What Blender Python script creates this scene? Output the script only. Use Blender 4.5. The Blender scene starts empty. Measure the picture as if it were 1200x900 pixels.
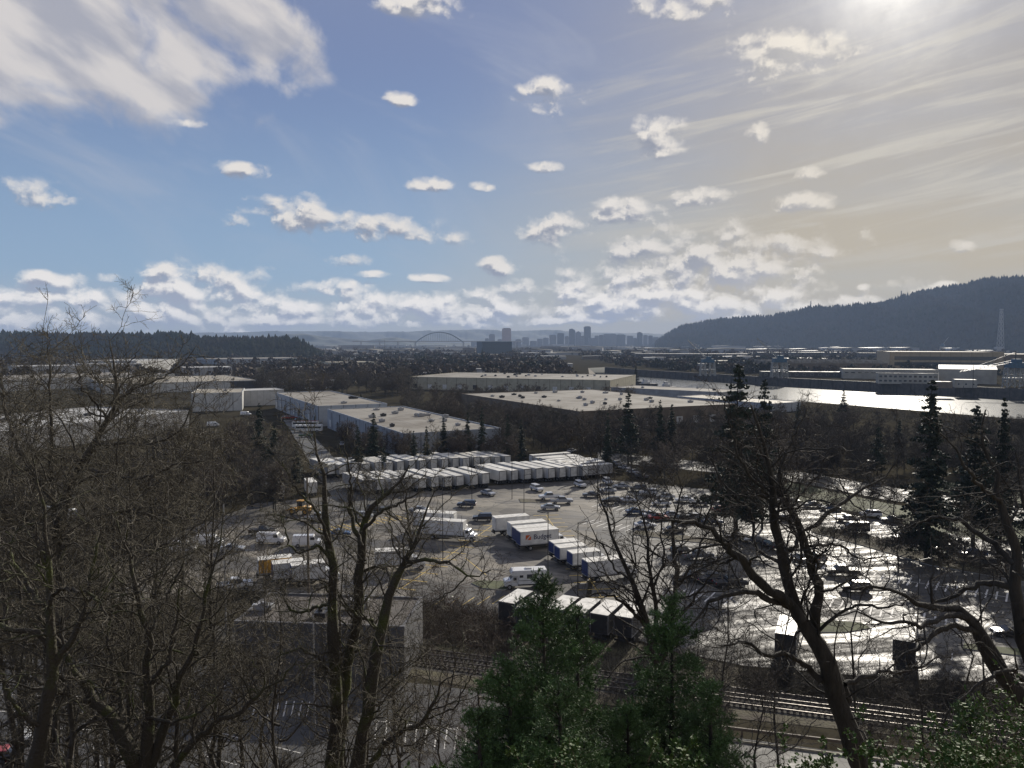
import bpy, bmesh, math, random
import numpy as np
from mathutils import Vector, Matrix
R = math.radians
random.seed(7)
rng = np.random.default_rng(11)
sc = bpy.context.scene
COL = sc.collection
# ------------------------------------------------------------------ camera
H = 40.0                       # eye height above the flat industrial land
PITCH = R(3.12)
FPX = 900.0                    # focal length for a frame 1200 wide
cam_d = bpy.data.cameras.new('camera'); cam = bpy.data.objects.new('camera', cam_d); COL.objects.link(cam)
cam.location = (0, 0, H); cam.rotation_euler = (R(90) - PITCH, 0, 0)
cam_d.sensor_width = 36; cam_d.lens = 36 * FPX / 1200; cam_d.clip_start = .1; cam_d.clip_end = 60000
sc.camera = cam
def ray(px, py):
    x = (px - 600) / FPX; u = (450 - py) / FPX
    return (x, math.cos(PITCH) + u * math.sin(PITCH), u * math.cos(PITCH) - math.sin(PITCH))
def g(px, py, z=0.0):          # where the sight line meets height z
    r = ray(px, py); t = (z - H) / r[2]
    return Vector((r[0] * t, r[1] * t, z))
def at(px, py, d):             # the point at ground distance d
    r = ray(px, py); t = d / r[1]
    return Vector((r[0] * t, d, H + r[2] * t))
def azel(px, py):
    r = ray(px, py)
    return math.degrees(math.atan2(r[0], r[1])), math.degrees(math.atan2(r[2], math.hypot(r[0], r[1])))
# ------------------------------------------------------------------ world
SUN_AZ, SUN_EL = azel(1050, -34)
world = bpy.data.worlds.new('World'); sc.world = world; world.use_nodes = True
nt = world.node_tree; nt.nodes.clear()
def N(t, **k):
    n = nt.nodes.new(t)
    for a, b in k.items(): setattr(n, a, b)
    return n
def setin(n, i, v):
    if hasattr(v, 'is_output') or isinstance(v, bpy.types.NodeSocket): nt.links.new(v, n.inputs[i])
    else: n.inputs[i].default_value = v
def M(op, *a, clamp=False):
    n = N('ShaderNodeMath', operation=op, use_clamp=clamp)
    for i, v in enumerate(a): setin(n, i, v)
    return n.outputs[0]
def V(op, *a):
    n = N('ShaderNodeVectorMath', operation=op)
    for i, v in enumerate(a): setin(n, i, v)
    return n.outputs['Value'] if op in ('DOT_PRODUCT', 'LENGTH') else n.outputs['Vector']
def MIXC(f, a, b):
    n = N('ShaderNodeMix', data_type='RGBA'); setin(n, 0, f); setin(n, 6, a); setin(n, 7, b); return n.outputs[2]
def SM(v, lo, hi, a=0., b=1.):
    n = N('ShaderNodeMapRange', interpolation_type='SMOOTHSTEP'); setin(n, 0, v)
    for i, q in zip((1, 2, 3, 4), (lo, hi, a, b)): setin(n, i, q)
    return n.outputs[0]
def NOISE(vec, scale, detail=6, rough=.55, dist=0.):
    n = N('ShaderNodeTexNoise'); n.noise_dimensions = '2D'; setin(n, 'Vector', vec)
    n.inputs['Scale'].default_value = scale; n.inputs['Detail'].default_value = detail
    n.inputs['Roughness'].default_value = rough; n.inputs['Distortion'].default_value = dist
    return n.outputs[0]
def rgb(r, g_, b):             # sRGB 0-255 to linear
    f = lambda c: ((c / 255 + .055) / 1.055) ** 2.4 if c > 10 else c / 255 / 12.92
    return (f(r), f(g_), f(b), 1)
STR = .1
def S(r, g_, b): c = tuple(x * k for x, k in zip(rgb(r, g_, b), (.90, .87, .88))); return (c[0] / STR, c[1] / STR, c[2] / STR, 1)
tc = N('ShaderNodeTexCoord'); dirv = tc.outputs['Generated']
sep = N('ShaderNodeSeparateXYZ'); nt.links.new(V('NORMALIZE', dirv), sep.inputs[0])
az = M('MULTIPLY', M('ARCTAN2', sep.outputs[0], sep.outputs[1]), 57.2958)
el = M('MULTIPLY', M('ARCSINE', sep.outputs[2]), 57.2958)
cmb = N('ShaderNodeCombineXYZ'); nt.links.new(az, cmb.inputs[0]); nt.links.new(el, cmb.inputs[1])
P = cmb.outputs[0]             # (azimuth, elevation) in degrees
sky = N('ShaderNodeTexSky', sky_type='NISHITA'); sky.sun_disc = False
sky.sun_elevation = R(SUN_EL); sky.sun_rotation = R(SUN_AZ)
sky.air_density = 1.0; sky.dust_density = .6; sky.ozone_density = 2.0; sky.altitude = 0
# angle to the sun, for the milky veil around it
sd = (math.sin(R(SUN_AZ)) * math.cos(R(SUN_EL)), math.cos(R(SUN_AZ)) * math.cos(R(SUN_EL)), math.sin(R(SUN_EL)))
ang = M('MULTIPLY', M('ARCCOSINE', M('MINIMUM', V('DOT_PRODUCT', V('NORMALIZE', dirv), sd), .99999)), 57.2958)
skycol = sky.outputs[0]
# the sky as seen through the day's moisture: nishita tinted by a layered veil
blue = MIXC(SM(el, 0, 22), S(150, 184, 214), S(116, 138, 182))
blue = MIXC(SM(el, 14, 34), blue, S(138, 147, 176))
base = MIXC(.12, blue, skycol)
veil = MIXC(SM(el, 0, 24), S(208, 198, 170), S(168, 169, 174))
# veil: right of a slanting line
vf = SM(M('ADD', az, M('MULTIPLY', el, -.55)), -17, 16)
wl = NOISE(V('MULTIPLY', P, (.5, 2.2, 1)), .12, 5, .5)
vf = M('MULTIPLY', vf, M('ADD', .62, M('MULTIPLY', wl, .62)), clamp=True)
base = MIXC(vf, base, veil)
low = SM(el, 5, 0)
base = MIXC(M('MULTIPLY', low, .55), base, S(214, 211, 196))
# cirrus streaks fanning to the right
rot = N('ShaderNodeVectorRotate', rotation_type='Z_AXIS'); nt.links.new(P, rot.inputs['Vector']); rot.inputs['Angle'].default_value = R(-9)
st = NOISE(V('MULTIPLY', rot.outputs[0], (.12, 1.5, 1)), .6, 7, .6, .4)
sm_ = M('MULTIPLY', SM(st, .44, .74), M('MULTIPLY', SM(az, -4, 22), M('MULTIPLY', SM(el, 3, 8), SM(el, 24, 15))))
base = MIXC(M('MULTIPLY', sm_, .85, clamp=True), base, S(214, 211, 198))
# faint wisps elsewhere
rot2 = N('ShaderNodeVectorRotate', rotation_type='Z_AXIS'); nt.links.new(P, rot2.inputs['Vector']); rot2.inputs['Angle'].default_value = R(25)
w2 = NOISE(V('MULTIPLY', rot2.outputs[0], (.3, 1, 1)), .16, 8, .6, .6)
base = MIXC(M('MULTIPLY', SM(w2, .5, .85), .35, clamp=True), base, S(196, 202, 212))
# ---- big soft alto cloud, upper left
def blobs(lst, tilt=0):
    """smallest squared elliptical distance to a list of (px,py,rx,ry) patches of sky"""
    q = None
    for b in lst:
        a, e = azel(b[0], b[1]); ra = b[2] * .0637; re = b[3] * .0637
        s = (1 / ra, 1 / re, 0)
        d = V('MULTIPLY_ADD', P_cur, s, (-a * s[0], -e * s[1], 0))
        d2 = V('DOT_PRODUCT', d, d)
        q = d2 if q is None else M('SMOOTH_MIN', q, d2, .35)
    return q
P_cur = rot3 = None
r3 = N('ShaderNodeVectorRotate', rotation_type='Z_AXIS'); nt.links.new(P, r3.inputs['Vector']); r3.inputs['Angle'].default_value = R(28)
P_cur = P
qa = blobs([(60, 20, 220, 88), (210, 40, 140, 60), (120, 92, 130, 26), (310, 30, 60, 34), (-60, 60, 160, 60), (30, 110, 60, 14), (265, 82, 60, 22)])
na = NOISE(V('MULTIPLY', r3.outputs[0], (.85, 1.1, 1)), .2, 10, .55, .25)
da = M('ADD', M('SUBTRACT', 1, qa), M('MULTIPLY', M('SUBTRACT', na, .5), 3.4))
fa = M('MULTIPLY', SM(da, -.25, .9), .95)
nb = NOISE(V('MULTIPLY', r3.outputs[0], (.5, 1.6, 1)), .24, 6, .5)
base = MIXC(fa, base, MIXC(SM(nb, .35, .65), S(178, 182, 192), S(226, 224, 220)))
# ---- cumulus, each a patch of sky with a ragged outline
CUM = [(36, 223, 40, 16), (282, 200, 32, 10), (322, 243, 30, 15), (375, 256, 42, 17), (430, 266, 42, 13), (488, 272, 46, 11), (535, 275, 26, 13),
       (500, 216, 26, 9), (566, 218, 16, 6), (648, 112, 44, 19), (772, 160, 34, 26), (920, 62, 62, 28), (730, 246, 42, 15), (650, 272, 40, 24),
       (940, 237, 40, 11), (820, 228, 40, 12), (950, 203, 16, 9), (1126, 289, 13, 8), (585, 312, 28, 10), (506, 326, 26, 7), (408, 305, 26, 8),
       (62, 328, 30, 9), (236, 322, 40, 18), (500, 5, 60, 16), (800, 5, 56, 16), (888, 160, 16, 12), (150, 366, 260, 24), (470, 360, 240, 22), (760, 352, 260, 28), (835, 298, 130, 34), (930, 306, 70, 16), (760, 322, 110, 20), (235, 338, 70, 30), (430, 268, 130, 14), (340, 248, 60, 16), (815, 290, 70, 20), (905, 310, 70, 22),
       (745, 318, 75, 22), (850, 322, 60, 18), (640, 345, 90, 14), (700, 340, 90, 18), (800, 350, 130, 18), (215, 345, 60, 16), (330, 360, 110, 15),
       (60, 366, 130, 15), (450, 352, 80, 14), (560, 366, 120, 14), (170, 368, 130, 16), (860, 358, 120, 14), (1000, 352, 40, 8), (1010, 336, 10, 5), (300, 376, 380, 9), (680, 375, 120, 5), (850, 374, 90, 6), (440, 322, 24, 5),
       (1110, 335, 14, 5), (470, 116, 22, 8), (640, 195, 22, 7), (210, 144, 24, 5), (130, 326, 14, 6), (70, 352, 90, 9), (395, 340, 60, 12)]
def CX(v):
    c = N('ShaderNodeCombineXYZ'); k = M('MULTIPLY', v, .9); nt.links.new(k, c.inputs[0]); nt.links.new(M('MULTIPLY', v, -.5), c.inputs[1]); return c.outputs[0]
def raw(off):
    global P_cur
    P_cur = P if off is None else V('ADD', P, off)
    q = blobs(CUM)
    n1 = NOISE(V('MULTIPLY', P_cur, (.8, 1.3, 1)), .38, 4, .5, .4); n3 = NOISE(P_cur, 2.2, 5, .6)
    wv = V('ADD', V('MULTIPLY', P_cur, (.8, 1.25, 1)), CX(n3))
    vo = N('ShaderNodeTexVoronoi', voronoi_dimensions='2D', feature='SMOOTH_F1'); setin(vo, 'Vector', wv); vo.inputs['Scale'].default_value = .42; vo.inputs['Smoothness'].default_value = .55; vo.inputs['Detail'].default_value = 2.5; vo.inputs['Roughness'].default_value = .55
    n2 = M('ADD', M('MULTIPLY', M('SUBTRACT', .62, vo.outputs['Distance']), 1.0), M('MULTIPLY', n3, .35))
    n2 = M('ADD', M('MULTIPLY', M('ADD', n2, .33), .62), M('MULTIPLY', NOISE(wv, .7, 7, .54), .5))
    return M('ADD', M('ADD', M('MULTIPLY', M('SUBTRACT', 1, q), 1.15), .30), M('ADD', M('MULTIPLY', M('SUBTRACT', n1, .5), 2.8), M('MULTIPLY', M('SUBTRACT', n2, .5), 2.5)))
r0 = raw(None); r1 = raw((.22, .48, 0))
fc = SM(r0, .0, 1.6)
lit = M('ADD', .56, M('MULTIPLY', M('SUBTRACT', r0, r1), .42), clamp=True)
thick = SM(r0, .9, 2.6)
lit = M('SUBTRACT', lit, M('MULTIPLY', thick, .24), clamp=True)
ccol = MIXC(SM(lit, .3, .72), S(150, 158, 174), S(247, 244, 235))
ccol = MIXC(M('MULTIPLY', SM(az, 6, 26), .45), ccol, S(232, 222, 196))
lowb = N('ShaderNodeVectorMath', operation='SCALE'); nt.links.new(ccol, lowb.inputs[0]); nt.links.new(SM(el, 7, .6, 1.0, 1.5), lowb.inputs['Scale']); ccol = lowb.outputs[0]
base = MIXC(M('MULTIPLY', fc, .95), base, ccol)
# ---- glow of the sun through thin cloud
gl = M('ADD', M('MULTIPLY', M('POWER', 2.718, M('MULTIPLY', ang, -.55)), 14), M('MULTIPLY', M('POWER', 2.718, M('MULTIPLY', ang, -.16)), 2.2))
gn = NOISE(P, .5, 6, .6)
gl = M('MULTIPLY', gl, M('ADD', .6, M('MULTIPLY', gn, .8)))
gc = V('SCALE', (1.0, .95, .82)); gc.node.inputs['Scale'].default_value = 1; nt.links.new(gl, gc.node.inputs['Scale'])
base = V('ADD', base, gc)
# below the horizon
base = MIXC(SM(el, -.2, -3), base, S(90, 92, 90))
bg = N('ShaderNodeBackground'); bg.inputs['Strength'].default_value = STR
nt.links.new(base, bg.inputs[0])
wo = N('ShaderNodeOutputWorld'); nt.links.new(bg.outputs[0], wo.inputs[0])
world.cycles.sampling_method = 'NONE'
# ------------------------------------------------------------------ sun
sun_d = bpy.data.lights.new('sun', 'SUN'); sun_d.energy = 5.0; sun_d.angle = R(.55); sun_d.color = (1, .93, .82)
sun = bpy.data.objects.new('sun', sun_d); COL.objects.link(sun)
sun.rotation_euler = Vector(sd).to_track_quat('Z', 'Y').to_euler()
vs = sc.view_settings; vs.view_transform = 'Standard'; vs.look = 'None'; vs.gamma = 1; vs.use_curve_mapping = False; vs.exposure = .03
sc.cycles.max_bounces = 5; sc.cycles.diffuse_bounces = 2; sc.cycles.glossy_bounces = 2; sc.cycles.volume_bounces = 0; sc.cycles.transparent_max_bounces = 6
sc.cycles.use_adaptive_sampling = True
# ------------------------------------------------------------------ helpers
def link(o, parent=None):
    COL.objects.link(o)
    if parent is not None: o.parent = parent
    return o
def tag(o, label=None, cat=None, group=None, kind=None):
    if label: o['label'] = label
    if cat: o['category'] = cat
    if group: o['group'] = group
    if kind: o['kind'] = kind
    return o
def empty(name, loc, rz=0, label=None, cat=None, group=None):
    o = link(bpy.data.objects.new(name, None)); o.location = loc; o.rotation_euler = (0, 0, rz); o.empty_display_size = .5
    return tag(o, label, cat, group)
def copy_tree(o, parent=None, loc=None, rz=None, label=None, scale=None):
    c = o.copy(); link(c, parent)
    if parent is None:
        if loc is not None: c.location = loc
        if rz is not None: c.rotation_euler = (0, 0, rz)
        if label: c['label'] = label
        if scale: c.scale = scale if hasattr(scale, '__len__') else (scale,) * 3
    for ch in [x for x in o.children]: copy_tree(ch, c)
    return c
def np_mesh(name, v, faces, mats, parent=None, smooth=False, mi=None):
    """faces: list of (n,k) int arrays"""
    me = bpy.data.meshes.new(name); v = np.asarray(v, dtype=np.float32)
    me.vertices.add(len(v)); me.vertices.foreach_set('co', v.ravel())
    if not isinstance(faces, (list, tuple)): faces = [faces]
    faces = [f for f in faces if len(f)]
    idx = np.concatenate([f.ravel() for f in faces]).astype(np.int32)
    cnt = np.concatenate([np.full(len(f), f.shape[1]) for f in faces]); st_ = np.concatenate([[0], np.cumsum(cnt)[:-1]]).astype(np.int32)
    me.loops.add(len(idx)); me.loops.foreach_set('vertex_index', idx)
    me.polygons.add(len(cnt)); me.polygons.foreach_set('loop_start', st_)
    for m in (mats if isinstance(mats, (list, tuple)) else [mats]): me.materials.append(m)
    if mi is not None: me.polygons.foreach_set('material_index', np.asarray(mi, dtype=np.int32))
    if smooth: me.polygons.foreach_set('use_smooth', np.ones(len(cnt), dtype=bool))
    me.update(calc_edges=True)
    return link(bpy.data.objects.new(name, me), parent)
class MB:
    def __init__(s): s.v = []; s.f = []; s.m = []
    def add(s, vs, fs, m=0):
        b = len(s.v); s.v += [tuple(x) for x in vs]; s.f += [tuple(b + i for i in f) for f in fs]; s.m += [m] * len(fs); return s
    def box(s, x0, x1, y0, y1, z0, z1, m=0, rz=0, tp=1.0, o=(0, 0)):
        cx, cy = (x0 + x1) / 2, (y0 + y1) / 2
        vs = []
        for z, t in ((z0, 1), (z1, tp)):
            for x, y in ((x0, y0), (x1, y0), (x1, y1), (x0, y1)):
                x_, y_ = cx + (x - cx) * t, cy + (y - cy) * t
                c, s_ = math.cos(rz), math.sin(rz)
                vs.append((o[0] + x_ * c - y_ * s_, o[1] + x_ * s_ + y_ * c, z))
        return s.add(vs, [(3, 2, 1, 0), (4, 5, 6, 7), (0, 1, 5, 4), (1, 2, 6, 5), (2, 3, 7, 6), (3, 0, 4, 7)], m)
    def prism(s, prof, y0, y1, m=0, t0=1., t1=1.):
        """profile in x,z extruded along y"""
        n = len(prof); vs = [(x, y0, z) for x, z in prof] + [(x, y1, z) for x, z in prof]
        fs = [tuple(range(n)), tuple(range(2 * n - 1, n - 1, -1))] + [(i, i + n, (i + 1) % n + n, (i + 1) % n) for i in range(n)]
        return s.add(vs, fs, m)
    def beam(s, a, b, r, m=0, n=4, r2=None):
        a = Vector(a); b = Vector(b); d = (b - a).normalized(); u = d.cross(Vector((0, 0, 1)) if abs(d.z) < .9 else Vector((1, 0, 0))).normalized(); w = d.cross(u)
        r2 = r if r2 is None else r2; vs = []
        for p, q in ((a, r), (b, r2)):
            for k in range(n):
                t = 2 * math.pi * (k + .5) / n; vs.append(p + (u * math.cos(t) + w * math.sin(t)) * q)
        return s.add(vs, [tuple(range(n)), tuple(range(2 * n - 1, n - 1, -1))] + [(i, i + n, (i + 1) % n + n, (i + 1) % n) for i in range(n)], m)
    def wheel(s, x, y0, y1, r, z=None, m=0, m2=None, n=14):
        z = r if z is None else z; vs = []
        for y in (y0, y1):
            for k in range(n):
                t = 2 * math.pi * k / n; vs.append((x + r * math.cos(t), y, z + r * math.sin(t)))
        s.add(vs, [tuple(range(n - 1, -1, -1)), tuple(range(n, 2 * n))] + [(i, (i + 1) % n, (i + 1) % n + n, i + n) for i in range(n)], m)
        if m2 is not None:
            for y, e in ((y0, -.02 if y0 < y1 else .02), (y1, .02 if y0 < y1 else -.02)):
                b = [(x + r * .58 * math.cos(2 * math.pi * k / n), y + e, z + r * .58 * math.sin(2 * math.pi * k / n)) for k in range(n)]
                s.add(b, [tuple(range(n))], m2)
        return s
    def build(s, name, mats, parent=None, smooth=False, bevel=0):
        me = bpy.data.meshes.new(name); me.from_pydata(s.v, [], s.f)
        for m in (mats if isinstance(mats, (list, tuple)) else [mats]): me.materials.append(m)
        me.polygons.foreach_set('material_index', s.m)
        bm = bmesh.new(); bm.from_mesh(me)
        bmesh.ops.recalc_face_normals(bm, faces=bm.faces)
        if bevel: bmesh.ops.bevel(bm, geom=list(bm.edges), offset=bevel, segments=1, affect='EDGES', clamp_overlap=True)
        bm.to_mesh(me); bm.free()
        if smooth: me.polygons.foreach_set('use_smooth', [True] * len(me.polygons))
        return link(bpy.data.objects.new(name, me), parent)
# ------------------------------------------------------------------ materials
_mats = {}
def mat(name, col, rough=.7, var=.25, scale=1., stretch=(1, 1, 1), metal=0., bump=0., bscale=None, col2=None, detail=5, lo=.35, hi=.65, rvar=0., coat=0., trans=0., world=False, spec=None):
    if name in _mats: return _mats[name]
    m = bpy.data.materials.new(name); m.use_nodes = True; t = m.node_tree; b = t.nodes['Principled BSDF']
    L = t.links.new
    tcn = t.nodes.new('ShaderNodeTexCoord'); geo = t.nodes.new('ShaderNodeNewGeometry')
    vm = t.nodes.new('ShaderNodeVectorMath'); vm.operation = 'MULTIPLY'; L(geo.outputs['Position'] if world else tcn.outputs['Object'], vm.inputs[0]); vm.inputs[1].default_value = stretch
    if not world:
        oi = t.nodes.new('ShaderNodeObjectInfo'); ad = t.nodes.new('ShaderNodeVectorMath'); ad.operation = 'ADD'
        sc_ = t.nodes.new('ShaderNodeVectorMath'); sc_.operation = 'SCALE'; L(oi.outputs['Location'], sc_.inputs[0]); sc_.inputs['Scale'].default_value = .37
        L(vm.outputs[0], ad.inputs[0]); L(sc_.outputs[0], ad.inputs[1]); vec = ad.outputs[0]
    else: vec = vm.outputs[0]
    nz = t.nodes.new('ShaderNodeTexNoise'); L(vec, nz.inputs['Vector']); nz.inputs['Scale'].default_value = scale; nz.inputs['Detail'].default_value = detail; nz.inputs['Roughness'].default_value = .6
    mr = t.nodes.new('ShaderNodeMapRange'); L(nz.outputs[0], mr.inputs[0]); mr.inputs[1].default_value = lo; mr.inputs[2].default_value = hi
    mx = t.nodes.new('ShaderNodeMix'); mx.data_type = 'RGBA'; L(mr.outputs[0], mx.inputs[0])
    c2 = col2 or tuple(c * (1 - var) for c in col); c1 = col if col2 else tuple(min(1, c * (1 + var * .6)) for c in col)
    mx.inputs[6].default_value = (*c2, 1); mx.inputs[7].default_value = (*c1, 1); L(mx.outputs[2], b.inputs['Base Color'])
    b.inputs['Roughness'].default_value = rough; b.inputs['Metallic'].default_value = metal
    if spec is not None: b.inputs['Specular IOR Level'].default_value = spec
    if coat: b.inputs['Coat Weight'].default_value = coat; b.inputs['Coat Roughness'].default_value = .08
    if rvar:
        r_ = t.nodes.new('ShaderNodeMapRange'); L(nz.outputs[0], r_.inputs[0]); r_.inputs[1].default_value = lo; r_.inputs[2].default_value = hi
        r_.inputs[3].default_value = rough - rvar; r_.inputs[4].default_value = rough + rvar; L(r_.outputs[0], b.inputs['Roughness'])
    if bump:
        n2 = t.nodes.new('ShaderNodeTexNoise'); L(vec, n2.inputs['Vector']); n2.inputs['Scale'].default_value = bscale or scale * 4; n2.inputs['Detail'].default_value = 4
        bp = t.nodes.new('ShaderNodeBump'); L(n2.outputs[0], bp.inputs['Height']); bp.inputs['Strength'].default_value = min(1, bump); bp.inputs['Distance'].default_value = .1 * max(1, bump); L(bp.outputs[0], b.inputs['Normal'])
    _mats[name] = m
    return m
def ribbed(name, col, pitch=1.2, rough=.6, dark=.75, axis='X', var=.15):
    """painted wall with vertical panel joints"""
    m = mat(name, col, rough, var, .35); t = m.node_tree
    if 'rib' in t.nodes: return m
    b = t.nodes['Principled BSDF']; src = b.inputs['Base Color'].links[0].from_socket
    tcn = [n for n in t.nodes if n.type == 'TEX_COORD'][0]; sp = t.nodes.new('ShaderNodeSeparateXYZ'); sp.name = 'rib'; t.links.new(tcn.outputs['Object'], sp.inputs[0])
    s_ = t.nodes.new('ShaderNodeMath'); s_.operation = 'ADD'; t.links.new(sp.outputs[0], s_.inputs[0]); t.links.new(sp.outputs[1], s_.inputs[1])
    a = t.nodes.new('ShaderNodeMath'); a.operation = 'MODULO'; t.links.new(s_.outputs[0], a.inputs[0]); a.inputs[1].default_value = pitch
    ab = t.nodes.new('ShaderNodeMath'); ab.operation = 'ABSOLUTE'; t.links.new(a.outputs[0], ab.inputs[0])
    lt = t.nodes.new('ShaderNodeMath'); lt.operation = 'LESS_THAN'; t.links.new(ab.outputs[0], lt.inputs[0]); lt.inputs[1].default_value = pitch * .07
    mx = t.nodes.new('ShaderNodeMix'); mx.data_type = 'RGBA'; mx.blend_type = 'MULTIPLY'; t.links.new(lt.outputs[0], mx.inputs[0]); t.links.new(src, mx.inputs[6]); mx.inputs[7].default_value = (dark, dark, dark, 1)
    t.links.new(mx.outputs[2], b.inputs['Base Color'])
    return m
def seams(m, pitch=7.0, k=.72):
    t = m.node_tree; b = t.nodes['Principled BSDF']; src = b.inputs['Base Color'].links[0].from_socket; tcn = [n for n in t.nodes if n.type == 'TEX_COORD'][0]; sp = t.nodes.new('ShaderNodeSeparateXYZ'); t.links.new(tcn.outputs['Object'], sp.inputs[0])
    def line(sock, p):
        a = t.nodes.new('ShaderNodeMath'); a.operation = 'PINGPONG'; t.links.new(sock, a.inputs[0]); a.inputs[1].default_value = p; l = t.nodes.new('ShaderNodeMath'); l.operation = 'LESS_THAN'; t.links.new(a.outputs[0], l.inputs[0]); l.inputs[1].default_value = .22; return l.outputs[0]
    mxx = t.nodes.new('ShaderNodeMath'); mxx.operation = 'MAXIMUM'; t.links.new(line(sp.outputs[0], pitch), mxx.inputs[0]); t.links.new(line(sp.outputs[1], pitch * 2.2), mxx.inputs[1])
    mx = t.nodes.new('ShaderNodeMix'); mx.data_type = 'RGBA'; mx.blend_type = 'MULTIPLY'; t.links.new(mxx.outputs[0], mx.inputs[0]); t.links.new(src, mx.inputs[6]); mx.inputs[7].default_value = (k, k, k, 1); t.links.new(mx.outputs[2], b.inputs['Base Color'])
def per_object(m, lo=.7, hi=1.1):
    t = m.node_tree; b = t.nodes['Principled BSDF']; src = b.inputs['Base Color'].links[0].from_socket; oi = t.nodes.new('ShaderNodeObjectInfo'); mr = t.nodes.new('ShaderNodeMapRange'); t.links.new(oi.outputs['Random'], mr.inputs[0]); mr.inputs[3].default_value = lo; mr.inputs[4].default_value = hi
    sc_ = t.nodes.new('ShaderNodeVectorMath'); sc_.operation = 'SCALE'; t.links.new(src, sc_.inputs[0]); t.links.new(mr.outputs[0], sc_.inputs['Scale']); t.links.new(sc_.outputs[0], b.inputs['Base Color'])
# asphalt with wet streaks, patches and cracks
def asphalt(name, c1, c2, wet=.5, rdry=.62, rwet=.28, ang=0., streak=(1, 1), spec=.5):
    m = bpy.data.materials.new(name); m.use_nodes = True; t = m.node_tree; b = t.nodes['Principled BSDF']; L = t.links.new
    geo = t.nodes.new('ShaderNodeNewGeometry'); vr = t.nodes.new('ShaderNodeVectorRotate'); vr.rotation_type = 'Z_AXIS'; L(geo.outputs['Position'], vr.inputs['Vector']); vr.inputs['Angle'].default_value = ang
    vm = t.nodes.new('ShaderNodeVectorMath'); vm.operation = 'MULTIPLY'; L(vr.outputs[0], vm.inputs[0]); vm.inputs[1].default_value = (streak[0], streak[1], 1)
    def nz(vec, s, d=6, r=.6, dist=0):
        n = t.nodes.new('ShaderNodeTexNoise'); L(vec, n.inputs['Vector']); n.inputs['Scale'].default_value = s; n.inputs['Detail'].default_value = d; n.inputs['Roughness'].default_value = r; n.inputs['Distortion'].default_value = dist; return n.outputs[0]
    def mr(s, a, b_, c=0, d=1):
        n = t.nodes.new('ShaderNodeMapRange'); L(s, n.inputs[0]); n.interpolation_type = 'SMOOTHSTEP'
        for i, q in zip((1, 2, 3, 4), (a, b_, c, d)): n.inputs[i].default_value = q
        return n.outputs[0]
    def mix(f, a, b_, bl='MIX'):
        n = t.nodes.new('ShaderNodeMix'); n.data_type = 'RGBA'; n.blend_type = bl
        for i, q in zip((0, 6, 7), (f, a, b_)):
            if isinstance(q, bpy.types.NodeSocket): L(q, n.inputs[i])
            else: n.inputs[i].default_value = q
        return n.outputs[2]
    big = nz(vm.outputs[0], .045, 7, .62, .6); mid = nz(vm.outputs[0], .22, 6, .6, 1.0); fine = nz(vr.outputs[0], 3.2, 4, .7)
    col = mix(mr(big, .43, .58), (*c1, 1), (*c2, 1)); col = mix(mr(mid, .48, .66, 0, .75), col, tuple(x * .6 for x in c1) + (1,))
    col = mix(mr(fine, .3, .7, 0, .22), col, tuple(min(.2, x * 1.7) for x in c2) + (1,))
    vp = t.nodes.new('ShaderNodeTexVoronoi'); vp.distance = 'CHEBYCHEV'; vp.inputs['Scale'].default_value = .055; L(vr.outputs[0], vp.inputs['Vector'])
    sx_ = t.nodes.new('ShaderNodeSeparateColor'); L(vp.outputs['Color'], sx_.inputs[0]); col = mix(mr(sx_.outputs[0], .55, .95, 0, .32), col, tuple(x * .75 for x in c1) + (1,)); col = mix(mr(sx_.outputs[1], .7, .95, 0, .25), col, tuple(min(.3, x * 1.25) for x in c2) + (1,))
    # sealed cracks
    vo = t.nodes.new('ShaderNodeTexVoronoi'); vo.feature = 'DISTANCE_TO_EDGE'; vo.inputs['Scale'].default_value = .09; 
    wv = t.nodes.new('ShaderNodeVectorMath'); wv.operation = 'ADD'; L(vr.outputs[0], wv.inputs[0]); ns = t.nodes.new('ShaderNodeTexNoise'); L(vr.outputs[0], ns.inputs['Vector']); ns.inputs['Scale'].default_value = .4
    sc2 = t.nodes.new('ShaderNodeVectorMath'); sc2.operation = 'SCALE'; L(ns.outputs[1], sc2.inputs[0]); sc2.inputs['Scale'].default_value = 4; L(sc2.outputs[0], wv.inputs[1]); L(wv.outputs[0], vo.inputs['Vector'])
    crack = mr(vo.outputs[0], .004, .012, .8, 0)
    col = mix(crack, col, (.03, .03, .03, 1)); L(col, b.inputs['Base Color'])
    wetf = nz(vm.outputs[0], .11, 7, .65, 1.4)
    ro = mr(wetf, .5 - wet * .35, .5 - wet * .35 + .26, rwet, rdry); L(ro, b.inputs['Roughness'])
    b.inputs['Specular IOR Level'].default_value = spec
    bp = t.nodes.new('ShaderNodeBump'); L(mid, bp.inputs['Height']); bp.inputs['Strength'].default_value = .12; bp.inputs['Distance'].default_value = .1
    bp2 = t.nodes.new('ShaderNodeBump'); L(fine, bp2.inputs['Height']); bp2.inputs['Strength'].default_value = .3; bp2.inputs['Distance'].default_value = .03; L(bp.outputs[0], bp2.inputs['Normal']); L(bp2.outputs[0], b.inputs['Normal'])
    return m
m_bark = mat('bark', (.085, .075, .06), .85, .5, 3, (1, 1, .3), bump=.8, bscale=14)
m_twig = mat('twig', (.115, .10, .068), .8, .45, .6)
m_twig_red = mat('twig_reddish', (.07, .048, .036), .85, .4, .5)
m_moss = mat('mossy_bark', (.075, .088, .022), .9, .5, .9, col2=(.062, .054, .04), lo=.5, hi=.66, bump=.8, bscale=12)
m_fir = mat('fir_needles', (.08, .15, .042), .65, .4, 1.2)
m_fir2 = mat('dark_conifer_foliage', (.022, .036, .018), .7, .45, .25)
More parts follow.
